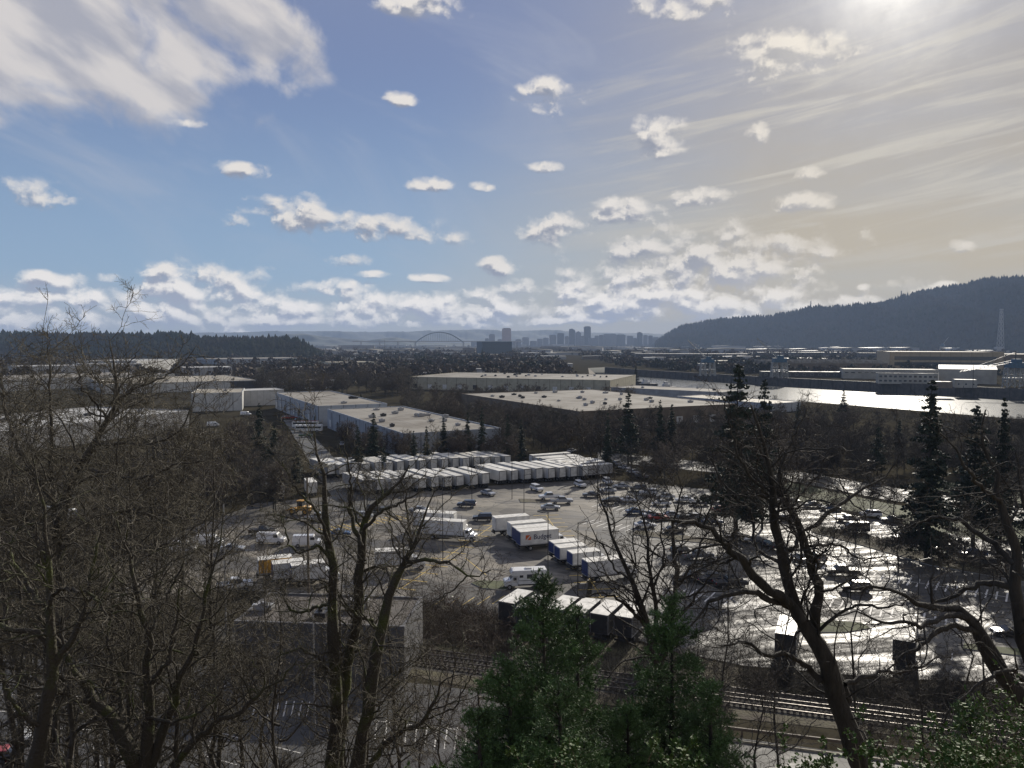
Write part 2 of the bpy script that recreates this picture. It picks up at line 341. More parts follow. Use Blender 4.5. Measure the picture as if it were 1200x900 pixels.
m_fir3 = mat('far_conifer_foliage', (.02, .03, .022), 1, .3, .006, world=True, spec=0, col2=(.042, .036, .027), detail=8)
m_white = mat('white_paint', (.72, .72, .70), .45, .12, .7)
m_offwhite = mat('off_white_panel', (.60, .60, .58), .55, .22, .8)
m_cream = ribbed('cream_wall', (.42, .39, .29), 9.0, dark=.6)
m_grey = mat('grey_wall', (.34, .34, .34), .7, .2, .4)
m_dark = mat('dark_metal', (.03, .03, .032), .5, .3, 2)
m_black = mat('black_rubber', (.018, .018, .018), .8, .2, 4)
m_roof_grav = mat('gravel_roof', (.30, .28, .24), .85, .35, .06, detail=10, bump=.3, bscale=1.2, col2=(.19, .17, .14), lo=.4, hi=.58, spec=.2)
m_roof_white = mat('white_membrane_roof', (.60, .59, .55), .6, .22, .06, detail=9, col2=(.36, .35, .32), spec=.25)
m_roof_tan = mat('tan_roof', (.40, .36, .28), .7, .4, .06, detail=9, spec=.2)
seams(m_roof_grav); seams(m_roof_tan, 9)
m_roof_dark = mat('tar_roof', (.10, .10, .10), .6, .4, .12, rvar=.2)
m_brown = mat('brown_wall', (.16, .125, .09), .7, .3, .2)
m_concrete = mat('concrete', (.38, .37, .34), .8, .25, .6, bump=.3)
m_glass = mat('window_glass', (.03, .035, .04), .12, .2, 1, spec=.8)
m_bluegl = ribbed('blue_glass_wall', (.035, .07, .11), 6, rough=.35, dark=.5)
m_grass = mat('grass', (.075, .085, .03), .9, .5, .35, detail=8, bump=.6, bscale=6, world=True)
m_dirt = mat('leaf_litter', (.10, .08, .055), .95, .45, .5, detail=9, bump=1., bscale=3, world=True)
# ------------------------------------------------------------------ land
def polymesh(name, pts, m, z=0., kind='structure'):
    bm = bmesh.new(); vs = [bm.verts.new((p[0], p[1], z)) for p in pts]; f = bm.faces.new(vs)
    bmesh.ops.triangulate(bm, faces=[f]); bmesh.ops.recalc_face_normals(bm, faces=bm.faces)
    me = bpy.data.meshes.new(name); bm.to_mesh(me); bm.free(); me.materials.append(m)
    if sum(p.normal.z for p in me.polygons) < 0: me.flip_normals()
    o = link(bpy.data.objects.new(name, me)); tag(o, kind=kind); return o
FAR = [(150, 1230), (181, 1125), (293, 878), (436, 654), (620, 380), (800, 60)]      # quay line, far bank
NEAR = [(118, 1190), (91, 900), (114, 706), (151, 590), (216, 486), (261, 404), (330, 280), (520, 60)]
ground_m = asphalt('ground_surface', (.04, .035, .024), (.062, .055, .038), .2, .95, .85, spec=0)
E_ = 15500
def strips(name, A_, B_, z, m):
    """a sheet between two lines given as equally long lists"""
    n = len(A_); v = [(p[0], p[1], z) for p in A_] + [(p[0], p[1], z) for p in B_]; f = [(k, k + 1, n + k + 1, n + k) for k in range(n - 1)]
    o = np_mesh(name, v, np.array(f), m)
    if sum(p.normal.z for p in o.data.polygons) < 0: o.data.flip_normals()
    return tag(o, kind='structure')
def gsheet():
    nr = [(520, -90)] + NEAR[::-1] + [(150, 1230)]; fr = [(800, -90)] + FAR[::-1]; TOP = E_ + 1500; v = []; f = []
    for side, line in ((-E_, nr), (E_, fr)):
        b = len(v); v += [(side, p[1], 0) for p in line] + [(p[0], p[1], 0) for p in line]; n = len(line)
        f += [(b + k, b + n + k, b + n + k + 1, b + k + 1) if side < 0 else (b + n + k, b + k, b + k + 1, b + n + k + 1) for k in range(n - 1)]
    b = len(v); v += [(-E_, 1230, 0), (E_, 1230, 0), (E_, TOP, 0), (-E_, TOP, 0)]; f.append((b, b + 1, b + 2, b + 3))
    tag(np_mesh('ground', v, np.array(f), ground_m), kind='structure')
gsheet()
# river
m_water = bpy.data.materials.new('river_water'); m_water.use_nodes = True
t = m_water.node_tree; b = t.nodes['Principled BSDF']; b.inputs['Base Color'].default_value = (.05, .055, .05, 1); b.inputs['Roughness'].default_value = .2; b.inputs['Specular IOR Level'].default_value = .6
geo = t.nodes.new('ShaderNodeNewGeometry'); nz1 = t.nodes.new('ShaderNodeTexNoise'); t.links.new(geo.outputs['Position'], nz1.inputs['Vector']); nz1.inputs['Scale'].default_value = .35; nz1.inputs['Detail'].default_value = 4; nz1.inputs['Roughness'].default_value = .5
bp = t.nodes.new('ShaderNodeBump'); t.links.new(nz1.outputs[0], bp.inputs['Height']); bp.inputs['Strength'].default_value = 1; bp.inputs['Distance'].default_value = .075; t.links.new(bp.outputs[0], b.inputs['Normal'])
_ys = [1235, 1190, 1125, 900, 878, 706, 654, 590, 486, 404, 380, 280, 60, -80]
_fx = lambda line, y: float(np.interp(-y, [-p[1] for p in line], [p[0] for p in line]))
strips('river', [(_fx(NEAR, y) - 10, y) for y in _ys], [(_fx(FAR, y) + 1, y) for y in _ys], -9, m_water)
def wall_strip(name, line, z0, z1, off, m, th=0):
    v = []; f = []
    for i, p in enumerate(line): v += [(p[0] + off, p[1], z0), (p[0], p[1], z1)]
    for i in range(len(line) - 1): f.append((2 * i, 2 * i + 2, 2 * i + 3, 2 * i + 1))
    return np_mesh(name, v, np.array(f), m)
m_quay = ribbed('sheet_pile_wall', (.07, .062, .055), 3.2, dark=.5, var=.5)
def quay():
    mb = MB()
    for a, b_ in zip(FAR[:-1], FAR[1:]):
        A = Vector((*a, 0)); B = Vector((*b_, 0)); d = (B - A); L_ = d.length; ang = math.atan2(d.y, d.x)
        mb.box(0, L_, -1.2, .0, -12, .25, 0, ang, o=(A.x, A.y))
        for k in range(int(L_ / 14)): mb.box(14 * k, 14 * k + .8, -1.7, -1.2, -11, -.6, 1, ang, o=(A.x, A.y))
    o = mb.build('quay_wall', [m_quay, m_dark]); tag(o, 'long dark steel and timber quay wall along the far river bank', 'quay wall')
quay()
tag(wall_strip('river_bank', NEAR, -11, .02, 14, m_dirt), kind='structure')
# bluff we stand on
def bluff_z(x, y):
    s = .665 * (y + 2.2)
    z = np.where(y < -2.2, H - 1.62 - 0 * y, H - 1.62 - s)
    n = np.sin(x * .31 + y * .17) * .5 + np.sin(x * .11 - y * .23 + 1) * .8 + np.sin(x * .77 + 2) * .2
    return z + n * np.clip((y + 1) / 8, 0, 1) * np.clip((58 - y) / 14, 0, 1)
def bluff():
    xs = np.linspace(-170, 240, 220); ys = np.concatenate([[-88], np.linspace(-40, 62, 90)])
    X, Y = np.meshgrid(xs, ys); Z = bluff_z(X, Y); Z = np.maximum(Z, -1.5)
    nx, ny = len(xs), len(ys); i = np.arange(nx * ny).reshape(ny, nx)
    f = np.stack([i[:-1, :-1], i[:-1, 1:], i[1:, 1:], i[1:, :-1]], -1).reshape(-1, 4)
    tag(np_mesh('bluff_slope', np.stack([X, Y, Z], -1).reshape(-1, 3), f, m_dirt, smooth=True), kind='structure')
bluff()
# ------------------------------------------------------------------ hills, far to near
def ridge(name, prof, dist, front, back, m, seedv, zmin=-2, rough=0.02, nx=260, ny=16):
    """prof: (px,py) skyline; dist: crest distance (or function of px)"""
    r_ = np.random.default_rng(seedv); px = np.linspace(prof[0][0], prof[-1][0], nx); py = np.interp(px, [p[0] for p in prof], [p[1] for p in prof])
    crest = []
    for a, b_ in zip(px, py):
        d = dist(a) if callable(dist) else dist; p = at(a, b_, d); crest.append((p.x, p.y, p.z))
    crest = np.array(crest); vs = []
    tt = np.linspace(0, 1, ny)
    for k, t_ in enumerate(tt):
        y = crest[:, 1] - front * (1 - t_); prof_z = np.sin(t_ * math.pi / 2) ** 1.1
        sx = crest[:, 0] * y / crest[:, 1]
        nzv = np.sin(crest[:, 0] * .011 + k * .9 + seedv) * .09 + np.sin(crest[:, 0] * .027 + k * .5) * .05 + np.sin(crest[:, 0] * .0047 + k * .35) * .08
        z = crest[:, 2] * np.clip(prof_z * (1 + nzv * np.sin(t_ * math.pi) * 2.2), 0, 1.0) + zmin * (1 - t_)
        vs.append(np.stack([sx, y, z], -1))
    vs.append(np.stack([crest[:, 0], crest[:, 1] + back, np.full(nx, -5.)], -1))
    vs = np.concatenate(vs); n2 = ny + 1; i = np.arange(nx * n2).reshape(n2, nx)
    f = np.stack([i[:-1, :-1], i[:-1, 1:], i[1:, 1:], i[1:, :-1]], -1).reshape(-1, 4)
    o = np_mesh(name, vs, f, m, smooth=True); tag(o, kind='structure'); return vs.reshape(n2, nx, 3)
m_far = mat('far_forest', (.045, .055, .04), .95, .4, .002, world=True)
m_wood = mat('wooded_slope', (.026, .03, .022), 1, .3, .012, detail=9, col2=(.038, .036, .026), world=True, spec=0)
ridge('far_mountains', [(-300, 392), (0, 391), (200, 391), (300, 389), (345, 388), (420, 389), (480, 389), (520, 387), (560, 386.5), (590, 388), (640, 387), (660, 388), (700, 390), (760, 391), (900, 393), (1300, 394)], 14000, 2500, 900, m_far, 3)
ridge('middle_hills', [(290, 400), (318, 396), (335, 392), (355, 391), (375, 394), (400, 396.5), (430, 399), (452, 396), (465, 395.5), (480, 398), (500, 401), (560, 402)], 8500, 900, 500, m_far, 5, nx=120)
LH = ridge('wooded_bluff', [(-500, 388), (-200, 386), (0, 392), (60, 393), (120, 393), (180, 394), (202, 391.5), (215, 393), (240, 398), (262, 399), (285, 397), (300, 398.5), (330, 398), (345, 400), (358, 405), (372, 412), (380, 416)], lambda p: 2500 - p * .9 if p > 0 else 2500, 420, 200, m_wood, 9, nx=200)
RH = ridge('forested_hill', [(768, 402), (780, 394), (790, 388.5), (800, 384), (825, 379), (850, 376), (900, 374), (925, 371), (950, 365), (1000, 361), (1030, 357), (1050, 354), (1075, 345), (1100, 341), (1125, 339), (1150, 334), (1162, 332.5), (1200, 331.5), (1260, 328), (1400, 322), (1700, 330)], lambda p: 6600 - (p - 768) * 5.2 if p < 1200 else 4350, 1500, 500, m_wood, 4, nx=300, ny=22)
def cones(name, pts, hgt, rad, m, label=None, nside=5, parent=None, layers=1):
    """many small conifer tops as one mesh"""
    n = len(pts); a = np.arange(nside) / nside * 2 * math.pi; vs = []; fs = []
    V_ = np.zeros((n, nside + 1, 3)); ph = rng.uniform(0, 6, n)
    V_[:, :nside, 0] = pts[:, None, 0] + rad[:, None] * np.cos(a[None] + ph[:, None]) * rng.uniform(.7, 1.2, (n, nside))
    V_[:, :nside, 1] = pts[:, None, 1] + rad[:, None] * np.sin(a[None] + ph[:, None])
    V_[:, :nside, 2] = pts[:, None, 2] + hgt[:, None] * .12 * rng.uniform(.2, 1.5, (n, nside))
    V_[:, nside] = pts + np.stack([0 * hgt, 0 * hgt, hgt], -1)
    i = np.arange(n)[:, None] * (nside + 1); k = np.arange(nside)
    f = np.stack([i + k, i + (k + 1) % nside, np.broadcast_to(i + nside, (n, nside))], -1).reshape(-1, 3)
    return np_mesh(name, V_.reshape(-1, 3), f, m, parent)
def sample_surf(G, n, lo=0., power=1.):
    k, nx = G.shape[0] - 1, G.shape[1]
    u = lo + (1 - lo) * rng.uniform(0, 1, n) ** power * 1.0; r_ = u * (k - 1.001); c = rng.uniform(0, nx - 1.001, n)
    r0_, c0 = r_.astype(int), c.astype(int); fr, fc_ = (r_ - r0_)[:, None], (c - c0)[:, None]
    return (G[r0_, c0] * (1 - fr) + G[r0_ + 1, c0] * fr) * (1 - fc_) + (G[r0_, c0 + 1] * (1 - fr) + G[r0_ + 1, c0 + 1] * fr) * fc_
p = sample_surf(RH, 15000, 0, .8); p2 = sample_surf(RH, 2600, .975)
p = np.concatenate([p, p2]); hh = rng.uniform(12, 34, len(p)) * np.where(np.arange(len(p)) >= 15000, .75, 1)
tag(cones('hill_forest', p - (0, 0, 3), hh, hh * rng.uniform(.2, .42, len(p)), m_fir3), kind='stuff')
p = sample_surf(LH, 5000, 0, .8); p2 = sample_surf(LH, 700, .96); p = np.concatenate([p, p2]); hh = rng.uniform(5, 15, len(p)) * np.where(rng.uniform(0, 1, len(p)) < .12, 1.5, 1)
tag(cones('bluff_forest', p - (0, 0, 1), hh, hh * rng.uniform(.25, .55, len(p)), m_fir3, nside=6), kind='stuff')
# ------------------------------------------------------------------ haze
hz = MB().box(-15400, 15400, -80, 16900, -13, 440).build('haze', [])
hm = bpy.data.materials.new('haze_air'); hm.use_nodes = True; ht = hm.node_tree; ht.nodes.clear()
pv = ht.nodes.new('ShaderNodeVolumePrincipled'); pv.inputs['Color'].default_value = (.50, .66, .95, 1); pv.inputs['Density'].default_value = 6.8e-5; pv.inputs['Anisotropy'].default_value = 0
ho = ht.nodes.new('ShaderNodeOutputMaterial'); ht.links.new(pv.outputs[0], ho.inputs['Volume']); hz.data.materials.append(hm); tag(hz, kind='stuff')
# ------------------------------------------------------------------ buildings
def frame_of(A, B):
    d = B - A; return math.atan2(d.y, d.x), math.hypot(d.x, d.y)
def building(name, A, B, h, dep, wall, roof, label, cat='building', group=None, par=.6, units=0, wins=None, doors=None, gable=0, seedv=0, eave=0):
    """A, B: the two front corners on the ground"""
    rz, w = frame_of(A, B); e = empty(name, (A.x, A.y, 0), rz, label, cat, group)
    MB().box(0, w, 0, dep, -.5, h).build('wall', wall, e)
    rf = MB()
    if gable:
        rf.prism([(-.4, h), (w / 2, h + gable), (w + .4, h), (w / 2, h + gable - .25 if gable > .5 else h)], -.4, dep + .4, 0) if gable > 0 else rf.add([(-.4, -.4, h), (w + .4, -.4, h), (w + .4, dep / 2, h - gable), (-.4, dep / 2, h - gable), (-.4, dep + .4, h), (w + .4, dep + .4, h)], [(0, 1, 2, 3), (3, 2, 5, 4), (0, 3, 4), (1, 5, 2)])
    else: rf.box(.25, w - .25, .25, dep - .25, h + .003, h + .12)
    ro = rf.build('roof', roof, e)
    if par and not gable:
        pm = MB(); t_ = .3
        for x0, x1, y0, y1 in ((-.06, w + .06, -.06, t_), (-.06, w + .06, dep - t_, dep + .06), (-.06, t_, t_, dep - t_), (w - t_, w + .06, t_, dep - t_)): pm.box(x0, x1, y0, y1, h - .25, h + par)
        pm.build('parapet', wall if par < .9 else m_offwhite, ro)
    r_ = np.random.default_rng(seedv + 100)
    for k in range(units):
        x, y = r_.uniform(.06, .94) * w, r_.uniform(.1, .9) * dep; a, b_, c = r_.uniform(.6, 1.5), r_.uniform(.5, 1.1), r_.uniform(.5, 1.2)
        u = MB().box(x - a, x + a, y - b_, y + b_, h + .35, h + .35 + c).box(x - a * .8, x + a * .8, y - b_ * .8, y + b_ * .8, h + .1, h + .35).box(x - a * .4, x + a * .3, y - b_ * .4, y + b_ * .4, h + .35 + c, h + .6 + c)
        u.build('rooftop_unit', m_grey if r_.random() < .6 else m_dark, ro)
    if wins:
        n, rows, ww, wh, z0, dz = wins
        for r in range(rows):
            for k in range(n):
                x = w * (k + .5) / n
                f = MB().box(x - ww / 2 - .12, x + ww / 2 + .12, -.1, .0, z0 + r * dz - .12, z0 + r * dz + wh + .12).build('window', m_offwhite, e)
                MB().box(x - ww / 2, x + ww / 2, -.13, -.105, z0 + r * dz, z0 + r * dz + wh).build('pane', m_glass, f)
    if doors:
        n, dw, dh, z0 = doors
        for k in range(n):
            x = w * (k + .5) / n; MB().box(x - dw / 2, x + dw / 2, -.12, 0, z0, z0 + dh).build('dock_door', m_dark, e)
    return e
w_pale = ribbed('pale_panel_wall', (.50, .50, .48), 7.5, dark=.55)
w_blueg = ribbed('blue_grey_panel_wall', (.33, .36, .40), 6.0, dark=.45)
w_tan = ribbed('tan_panel_wall', (.38, .30, .19), 12, dark=.7)
w_white = ribbed('white_metal_wall', (.44, .44, .43), 4, dark=.75)
w_darkg = ribbed('charcoal_wall', (.055, .055, .06), 5, dark=.6)
VD = Vector((-.455, .89, 0)); UD = Vector((.89, .455, 0))
def GB(name, pa, pb, h, dep, wall, roof, label, **k): return building(name, g(*pa), g(*pb), h, dep, wall, roof, label, **k)
# big flat warehouses on the flat land
E1 = Vector((-92, 363, 0)); building('warehouse', E1, E1 + UD * 34, 9.3, 112, w_blueg, m_roof_grav, 'long pale blue grey warehouse section behind the car row with fine gravel roof', cat='warehouse', units=3, par=.5, seedv=1)
E2 = Vector((-37, 261, 0)); building('warehouse', E2, E2 + UD * 37, 8.4, 108, w_blueg, m_roof_grav, 'nearer blue grey warehouse section whose speckled roof reaches the fir trees', cat='warehouse', units=14, par=.5, seedv=2)
K = Vector((30, 340, 0)); building('warehouse', K - VD * -0 , K + UD * 92, 9, 132, m_brown, m_roof_grav, 'huge flat gravel roofed warehouse with dark brown walls behind the bare street trees', cat='warehouse', units=24, par=.35, seedv=3)
GB('warehouse', (478, 456), (715, 461.5), 10.2, 105, m_cream, m_roof_grav, 'long cream warehouse with panel joints and many roof units', cat='warehouse', units=22, par=.5, seedv=4)
GB('warehouse', (716, 464), (846, 471), 6.2, 34, m_grey, m_roof_grav, 'long low grey warehouse right of the cream one, near the river', cat='warehouse', par=.4, units=3, seedv=5)
GB('warehouse', (793, 474), (905, 484), 5, 26, w_blueg, m_roof_tan, 'low blue grey shed with tan roof by the near river bank', cat='shed', par=.4, seedv=6)
GB('warehouse', (224, 482.5), (284, 481), 10.2, 44, w_pale, m_roof_tan, 'square pale concrete warehouse with four joints on its wall', cat='warehouse', par=.5, units=2, seedv=7)
e = GB('warehouse', (120, 462), (303, 456), 7.4, 120, w_pale, m_roof_tan, 'wide tan roofed warehouse with a dark wall panel behind the square concrete one', cat='warehouse', par=.4, units=9, seedv=8)
MB().box(95, 141, -.35, -.02, 0, 7.2).build('dark_wall_panel', w_darkg, e)
GB('warehouse', (286, 476), (333, 474), 9.4, 22, w_white, m_roof_white, 'white four bay metal shed beside the long warehouse wall', cat='shed', par=.3, seedv=9)
GB('warehouse', (-40, 540), (222, 502), 8, 60, m_grey, m_roof_white, 'broad white roofed warehouse seen through the big left tree', cat='warehouse', par=.5, units=8, seedv=10)
GB('warehouse', (-60, 462), (205, 449), 9, 95, w_pale, m_roof_grav, 'large pale warehouse with grey roof left of the tan roofed one', cat='warehouse', par=.4, units=8, seedv=11)
GB('warehouse', (20, 441), (100, 439), 11, 60, w_white, m_roof_white, 'white warehouse far left below the wooded bluff', cat='warehouse', par=.5, seedv=12)
GB('warehouse', (100, 439), (166, 437.5), 12, 90, w_white, m_roof_white, 'white warehouse in the middle of three below the wooded bluff', cat='warehouse', par=.5, seedv=13)
GB('warehouse', (160, 436.5), (208, 433), 15, 70, w_white, m_roof_white, 'tall bright white warehouse at the right end under the wooded bluff', cat='warehouse', par=.5, seedv=14)
GB('warehouse', (214, 440), (272, 439), 9, 50, m_grey, m_roof_white, 'grey warehouse with pale roof and one tall white bay right of the bright one', cat='warehouse', par=.4, seedv=15)
GB('warehouse', (305, 457), (392, 455), 7, 22, w_pale, m_roof_white, 'low white roofed building in front of the bare wood', cat='building', par=.3, seedv=16)
GB('warehouse', (255, 427), (362, 425), 9, 110, w_blueg, m_roof_grav, 'long grey building strip at the foot of the wooded bluff', cat='building', par=.4, seedv=17)
GB('warehouse', (388, 432), (442, 431), 9, 60, m_cream, m_roof_tan, 'cream building with flat roof standing in the brown wood', cat='building', par=.4, seedv=18)
GB('warehouse', (438, 438), (492, 437), 6, 30, m_grey, m_roof_grav, 'low grey building in the clearing left of the cream warehouse', cat='building', par=.3, seedv=19)
e = GB('office_block', (565.5, 416.5), (600, 416.2), 41, 42, m_bluegl, m_roof_dark, 'dark blue glass office block standing alone before the skyline', cat='office building', par=.8, seedv=20)
for k in range(9): MB().box(-.1, 92, -.12, -.02, 3.8 + k * 4.1, 4.3 + k * 4.1).build('floor_band', m_dark, e)
for root, n_, w0, d0 in ((bpy.data.objects['warehouse'], 9, 34, 112), (bpy.data.objects['warehouse.001'], 8, 37, 108)):   # left long walls and gravel roofs of the two blue grey sections
    for k in range(n_):
        y = d0 * (k + .6) / n_; dd = MB().box(-.12, -.01, y - 1.6, y + 1.6, 1.1, 4.2).build('dock_door', m_offwhite if k % 3 else m_dark, root)
        MB().box(-.2, -.02, y - 3.6, y - 3.4, .3, 8).build('downpipe', m_dark, root)
for root, n_, w0 in ((bpy.data.objects['warehouse.002'], 9, 92), (bpy.data.objects['warehouse.003'], 12, 165)):
    for k in range(n_): MB().box(w0 * (k + .5) / n_ - 1.8, w0 * (k + .5) / n_ + 1.8, -.12, -.01, 1.1, 4.6).build('dock_door', m_offwhite if k % 4 else m_dark, root)
# shipyard across the river
m_qw = mat('weathered_pale_wall', (.36, .345, .30), .75, .25, .1)
e = GB('ship_hall', (1042, 436), (1176, 437.5), 26.5, 130, w_tan, m_roof_tan, 'huge tan assembly hall with two dark window bands across the river', cat='factory hall', par=.8, seedv=21)
w_ = frame_of(g(1042, 436), g(1176, 437.5))[1]
for z0 in (9, 16.5): MB().box(6, w_ - 8, -.3, -.02, z0, z0 + 4.6).build('window_band', m_glass, e)
GB('ship_hall', (1177, 437.5), (1290, 439), 24, 110, m_brown, m_roof_tan, 'brown end bay of the assembly hall behind the blue topped crane', cat='factory hall', par=.6, seedv=22)
GB('workshop', (1100, 449), (1168, 450.5), 14, 46, m_qw, m_roof_white, 'pale gabled workshop with bright roof on the quay', cat='workshop', gable=-3.5, seedv=23)
GB('quay_office', (1029, 449), (1099, 450), 9.5, 14, m_qw, m_roof_dark, 'two storey pale quay office with rows of square windows', cat='office', par=.5, wins=(12, 2, 2.6, 2, 1.6, 4.2), seedv=24)
GB('workshop', (988, 443.5), (1100, 445), 10, 40, m_qw, m_roof_tan, 'long low pale workshop left of the quay office', cat='workshop', par=.5, wins=(14, 1, 4, 1.2, 6.2, 3), seedv=25)
GB('shed', (1094, 454), (1116, 454.3), 5, 10, m_brown, m_roof_dark, 'small brown shed at the edge of the quay', cat='shed', par=.2, seedv=26)
GB('quay_hut', (1119, 453.5), (1145, 454), 6.5, 14, m_qw, m_roof_white, 'small pale hut with three windows under the workshop', cat='hut', par=.2, wins=(3, 1, 1.6, 1.4, 2, 3), seedv=27)
def sawtooth(name, pa, pb, h, dep, n, label, wall, roof):
    e = GB(name, pa, pb, h, dep, wall, roof, label, cat='factory', par=0, seedv=28); w = frame_of(g(*pa), g(*pb))[1]; s = w / n
    mb = MB()
    for k in range(n): mb.prism([(k * s + .1, h + .13), (k * s + s - .1, h + .13), (k * s + .3, h + 4.2)], .6, dep - 1, 0)
    mb.build('sawtooth_roof', m_roof_grav, e)
sawtooth('factory', (897, 437), (1040, 437.5), 12.5, 70, 16, 'long brown factory with a sawtooth roof behind the left crane', m_brown, m_roof_dark)
GB('factory', (893, 441.8), (1002, 442.5), 6, 20, m_dark, m_roof_dark, 'dark low stores building along the quay by the crane', cat='building', par=.3, wins=(12, 1, 3, 2, 2, 3), seedv=29)
GB('shed', (745, 420.5), (884, 420.8), 12, 60, w_darkg, m_roof_white, 'long low white roofed terminal shed far across the river', cat='shed', par=.3, seedv=30)
GB('shed', (1006, 419), (1120, 419.5), 12, 50, w_darkg, m_roof_tan, 'long bright roofed shed beyond the assembly hall', cat='shed', par=.3, seedv=31)
GB('shed', (870, 417), (1000, 417), 10, 60, w_darkg, m_roof_white, 'long pale roofed depot behind the sawtooth factory', cat='shed', par=.3, seedv=32)
GB('mast_base', (1168, 414), (1176, 414), 22, 18, m_grey, m_roof_dark, 'grey base block of the tall mast at the hill foot', cat='tower', par=.5)
def lattice(mb, x0, y0, w0, w1, z0, z1, n, r, m=0):
    pts = []
    for k in range(n + 1):
        t_ = k / n; w = w0 + (w1 - w0) * t_; z = z0 + (z1 - z0) * t_
        pts.append([Vector((x0 + a * w / 2, y0 + b_ * w / 2, z)) for a, b_ in ((-1, -1), (1, -1), (1, 1), (-1, 1))])
    for k in range(n):
        for i in range(4):
            mb.beam(pts[k][i], pts[k + 1][i], r, m); mb.beam(pts[k][i], pts[k + 1][(i + 1) % 4], r * .6, m); mb.beam(pts[k + 1][i], pts[k][(i + 1) % 4], r * .6, m); mb.beam(pts[k + 1][i], pts[k + 1][(i + 1) % 4], r * .6, m)
def crane(px, py, hh, boom, label, rz=0, s=1):
    p = g(px, py); e = empty('shipyard_crane', p, rz, label, 'crane', 'blue topped quay cranes')
    m_cw = mat('crane_white', (.30, .31, .31), .5, .2, .5); m_cb = mat('crane_blue', (.03, .10, .17), .5, .3, .5)
    mb = MB(); lattice(mb, -5.5, 0, 7, 5, 0, hh * .72, 3, .55); lattice(mb, 5.5, 0, 7, 5, 0, hh * .72, 3, .55); mb.box(-9, 9, -4, 4, hh * .3, hh * .36); mb.build('gantry', m_cw, e)
    MB().box(-7, 7, -4.5, 4.5, hh * .72, hh * .92).box(-2, 4, -3, 3, hh * .92, hh * 1.05).build('machinery_house', m_cb, e)
    mb = MB(); a = Vector((boom[0] * .08, 0, hh * .9)); b_ = Vector((boom[0], boom[1], boom[2]))
    for o_ in (Vector((0, -1.5, 0)), Vector((0, 1.5, 0)), Vector((0, 0, 2))): mb.beam(a + o_, b_ + o_ * .3, .3)
    for k in range(12): mb.beam(a.lerp(b_, k / 12) + Vector((0, -1.4, 0)), a.lerp(b_, (k + .5) / 12) + Vector((0, 1.4, 0)), .15); mb.beam(a.lerp(b_, k / 12) + Vector((0, 1.4, 0)), a.lerp(b_, (k + .5) / 12) + Vector((0, 0, 2)), .15)
    mb.build('boom', m_cw, e)
    mb = MB(); mb.beam((0, 0, hh * 1.3), b_, .12); mb.beam((0, 0, hh), (0, 0, hh * 1.32), .5); mb.build('stay', m_dark, e)
    return e
crane(913, 442.5, 24, (-24, 6, 44), 'white lattice quay crane with blue house in front of the sawtooth factory')
crane(829, 440.5, 22, (-22, 8, 42), 'white lattice quay crane farthest up river, its boom raised left')
crane(1189, 454, 24, (-52, -6, 14), 'quay crane with blue house at the right edge, boom nearly level to the left')
crane(1104, 413, 34, (24, 0, 60), 'pale far crane with raised boom beyond the assembly hall')
p = g(1172, 413); e = empty('lattice_mast', p, 0, 'tall thin grey lattice mast rising against the forested hill', 'mast')
mb = MB(); lattice(mb, 0, 0, 20, 7, 0, 165, 9, .8); mb.box(-5, 5, -5, 5, 165, 169); mb.build('lattice', m_grey, e); MB().box(-18, 18, -12, 12, 0, 14).build('plinth', m_dark, e)
for (px, py, hh, nm) in ((950, 364.5, 75, 'thin radio mast on the left shoulder of the forested hill'), (1056, 351.5, 60, 'thin radio mast higher on the forested hill')):
    d = 6600 - (px - 768) * 5.2; p = at(px, py, d); e = MB(); lattice(e, 0, 0, 6, 3, -6, hh, 6, .8); o = e.build('radio_mast', m_dark); o.location = p; tag(o, nm, 'mast')
# ------------------------------------------------------------------ arch bridge and skyline
def arch_bridge():
    D = 5600; e = empty('arch_bridge', at(515, 401, D), R(10), 'steel tied arch road bridge far off left of the blue glass block', 'bridge'); e.location.z = 0
    m_st = mat('bridge_steel', (.05, .07, .08), .6, .2, .1); half = 170; mb = MB(); ys = (-12, 12); pr = None; n = 26
    f = lambda t: 40 + 72 * (1 - (2 * t - 1) ** 2)
    for y in ys:
        for k in range(n): mb.beam((-half + 2 * half * k / n, y, f(k / n)), (-half + 2 * half * (k + 1) / n, y, f((k + 1) / n)), 4.2)
    mb.build('arch', m_st, e)
    mb = MB(); [mb.beam((-half + 2 * half * k / n, y, 48), (-half + 2 * half * k / n, y, f(k / n)), .6) for k in range(3, n - 2) for y in ys]; mb.build('hangers', m_st, e)
    MB().box(-620, 620, -14, 14, 42, 49).build('deck', m_concrete, e)
    for x in (-560, -430, -300, -175, 175, 300, 430, 560): MB().box(x - 5, x + 5, -10, 10, 0, 42).build('pier', m_concrete, e)
arch_bridge()
CITY = [(568.3, 573, 396.5, 0), (573, 580, 391.5, 0), (583, 588.5, 397.5, 0), (588.3, 599, 384.3, 1), (604, 611, 397.5, 0), (612, 620, 395.2, 0), (621, 629, 399.5, 0), (629.5, 636, 397, 0), (636.5, 643, 395.8, 0), (644, 652, 392.5, 0),
        (653, 661, 390.3, 2), (662, 666.5, 394, 0), (667, 674, 385, 3), (674.5, 681, 388, 4), (681, 685, 393.5, 0), (684.5, 692.3, 382.3, 2), (697, 701.5, 393.3, 0), (702, 707, 392.5, 0), (707.5, 715, 391.3, 0), (715, 722, 391, 0), (722.5, 733, 392, 0),
        (735, 742, 393.4, 0), (742, 746.5, 396, 0), (747, 753, 389, 3), (754, 759, 392.6, 0), (760, 765, 393.2, 0), (765.5, 772, 395, 0), (773, 785, 395.5, 0), (552, 562, 400.5, 0), (600, 606, 400, 0), (786, 796, 398, 0), (690, 699, 396, 0)]
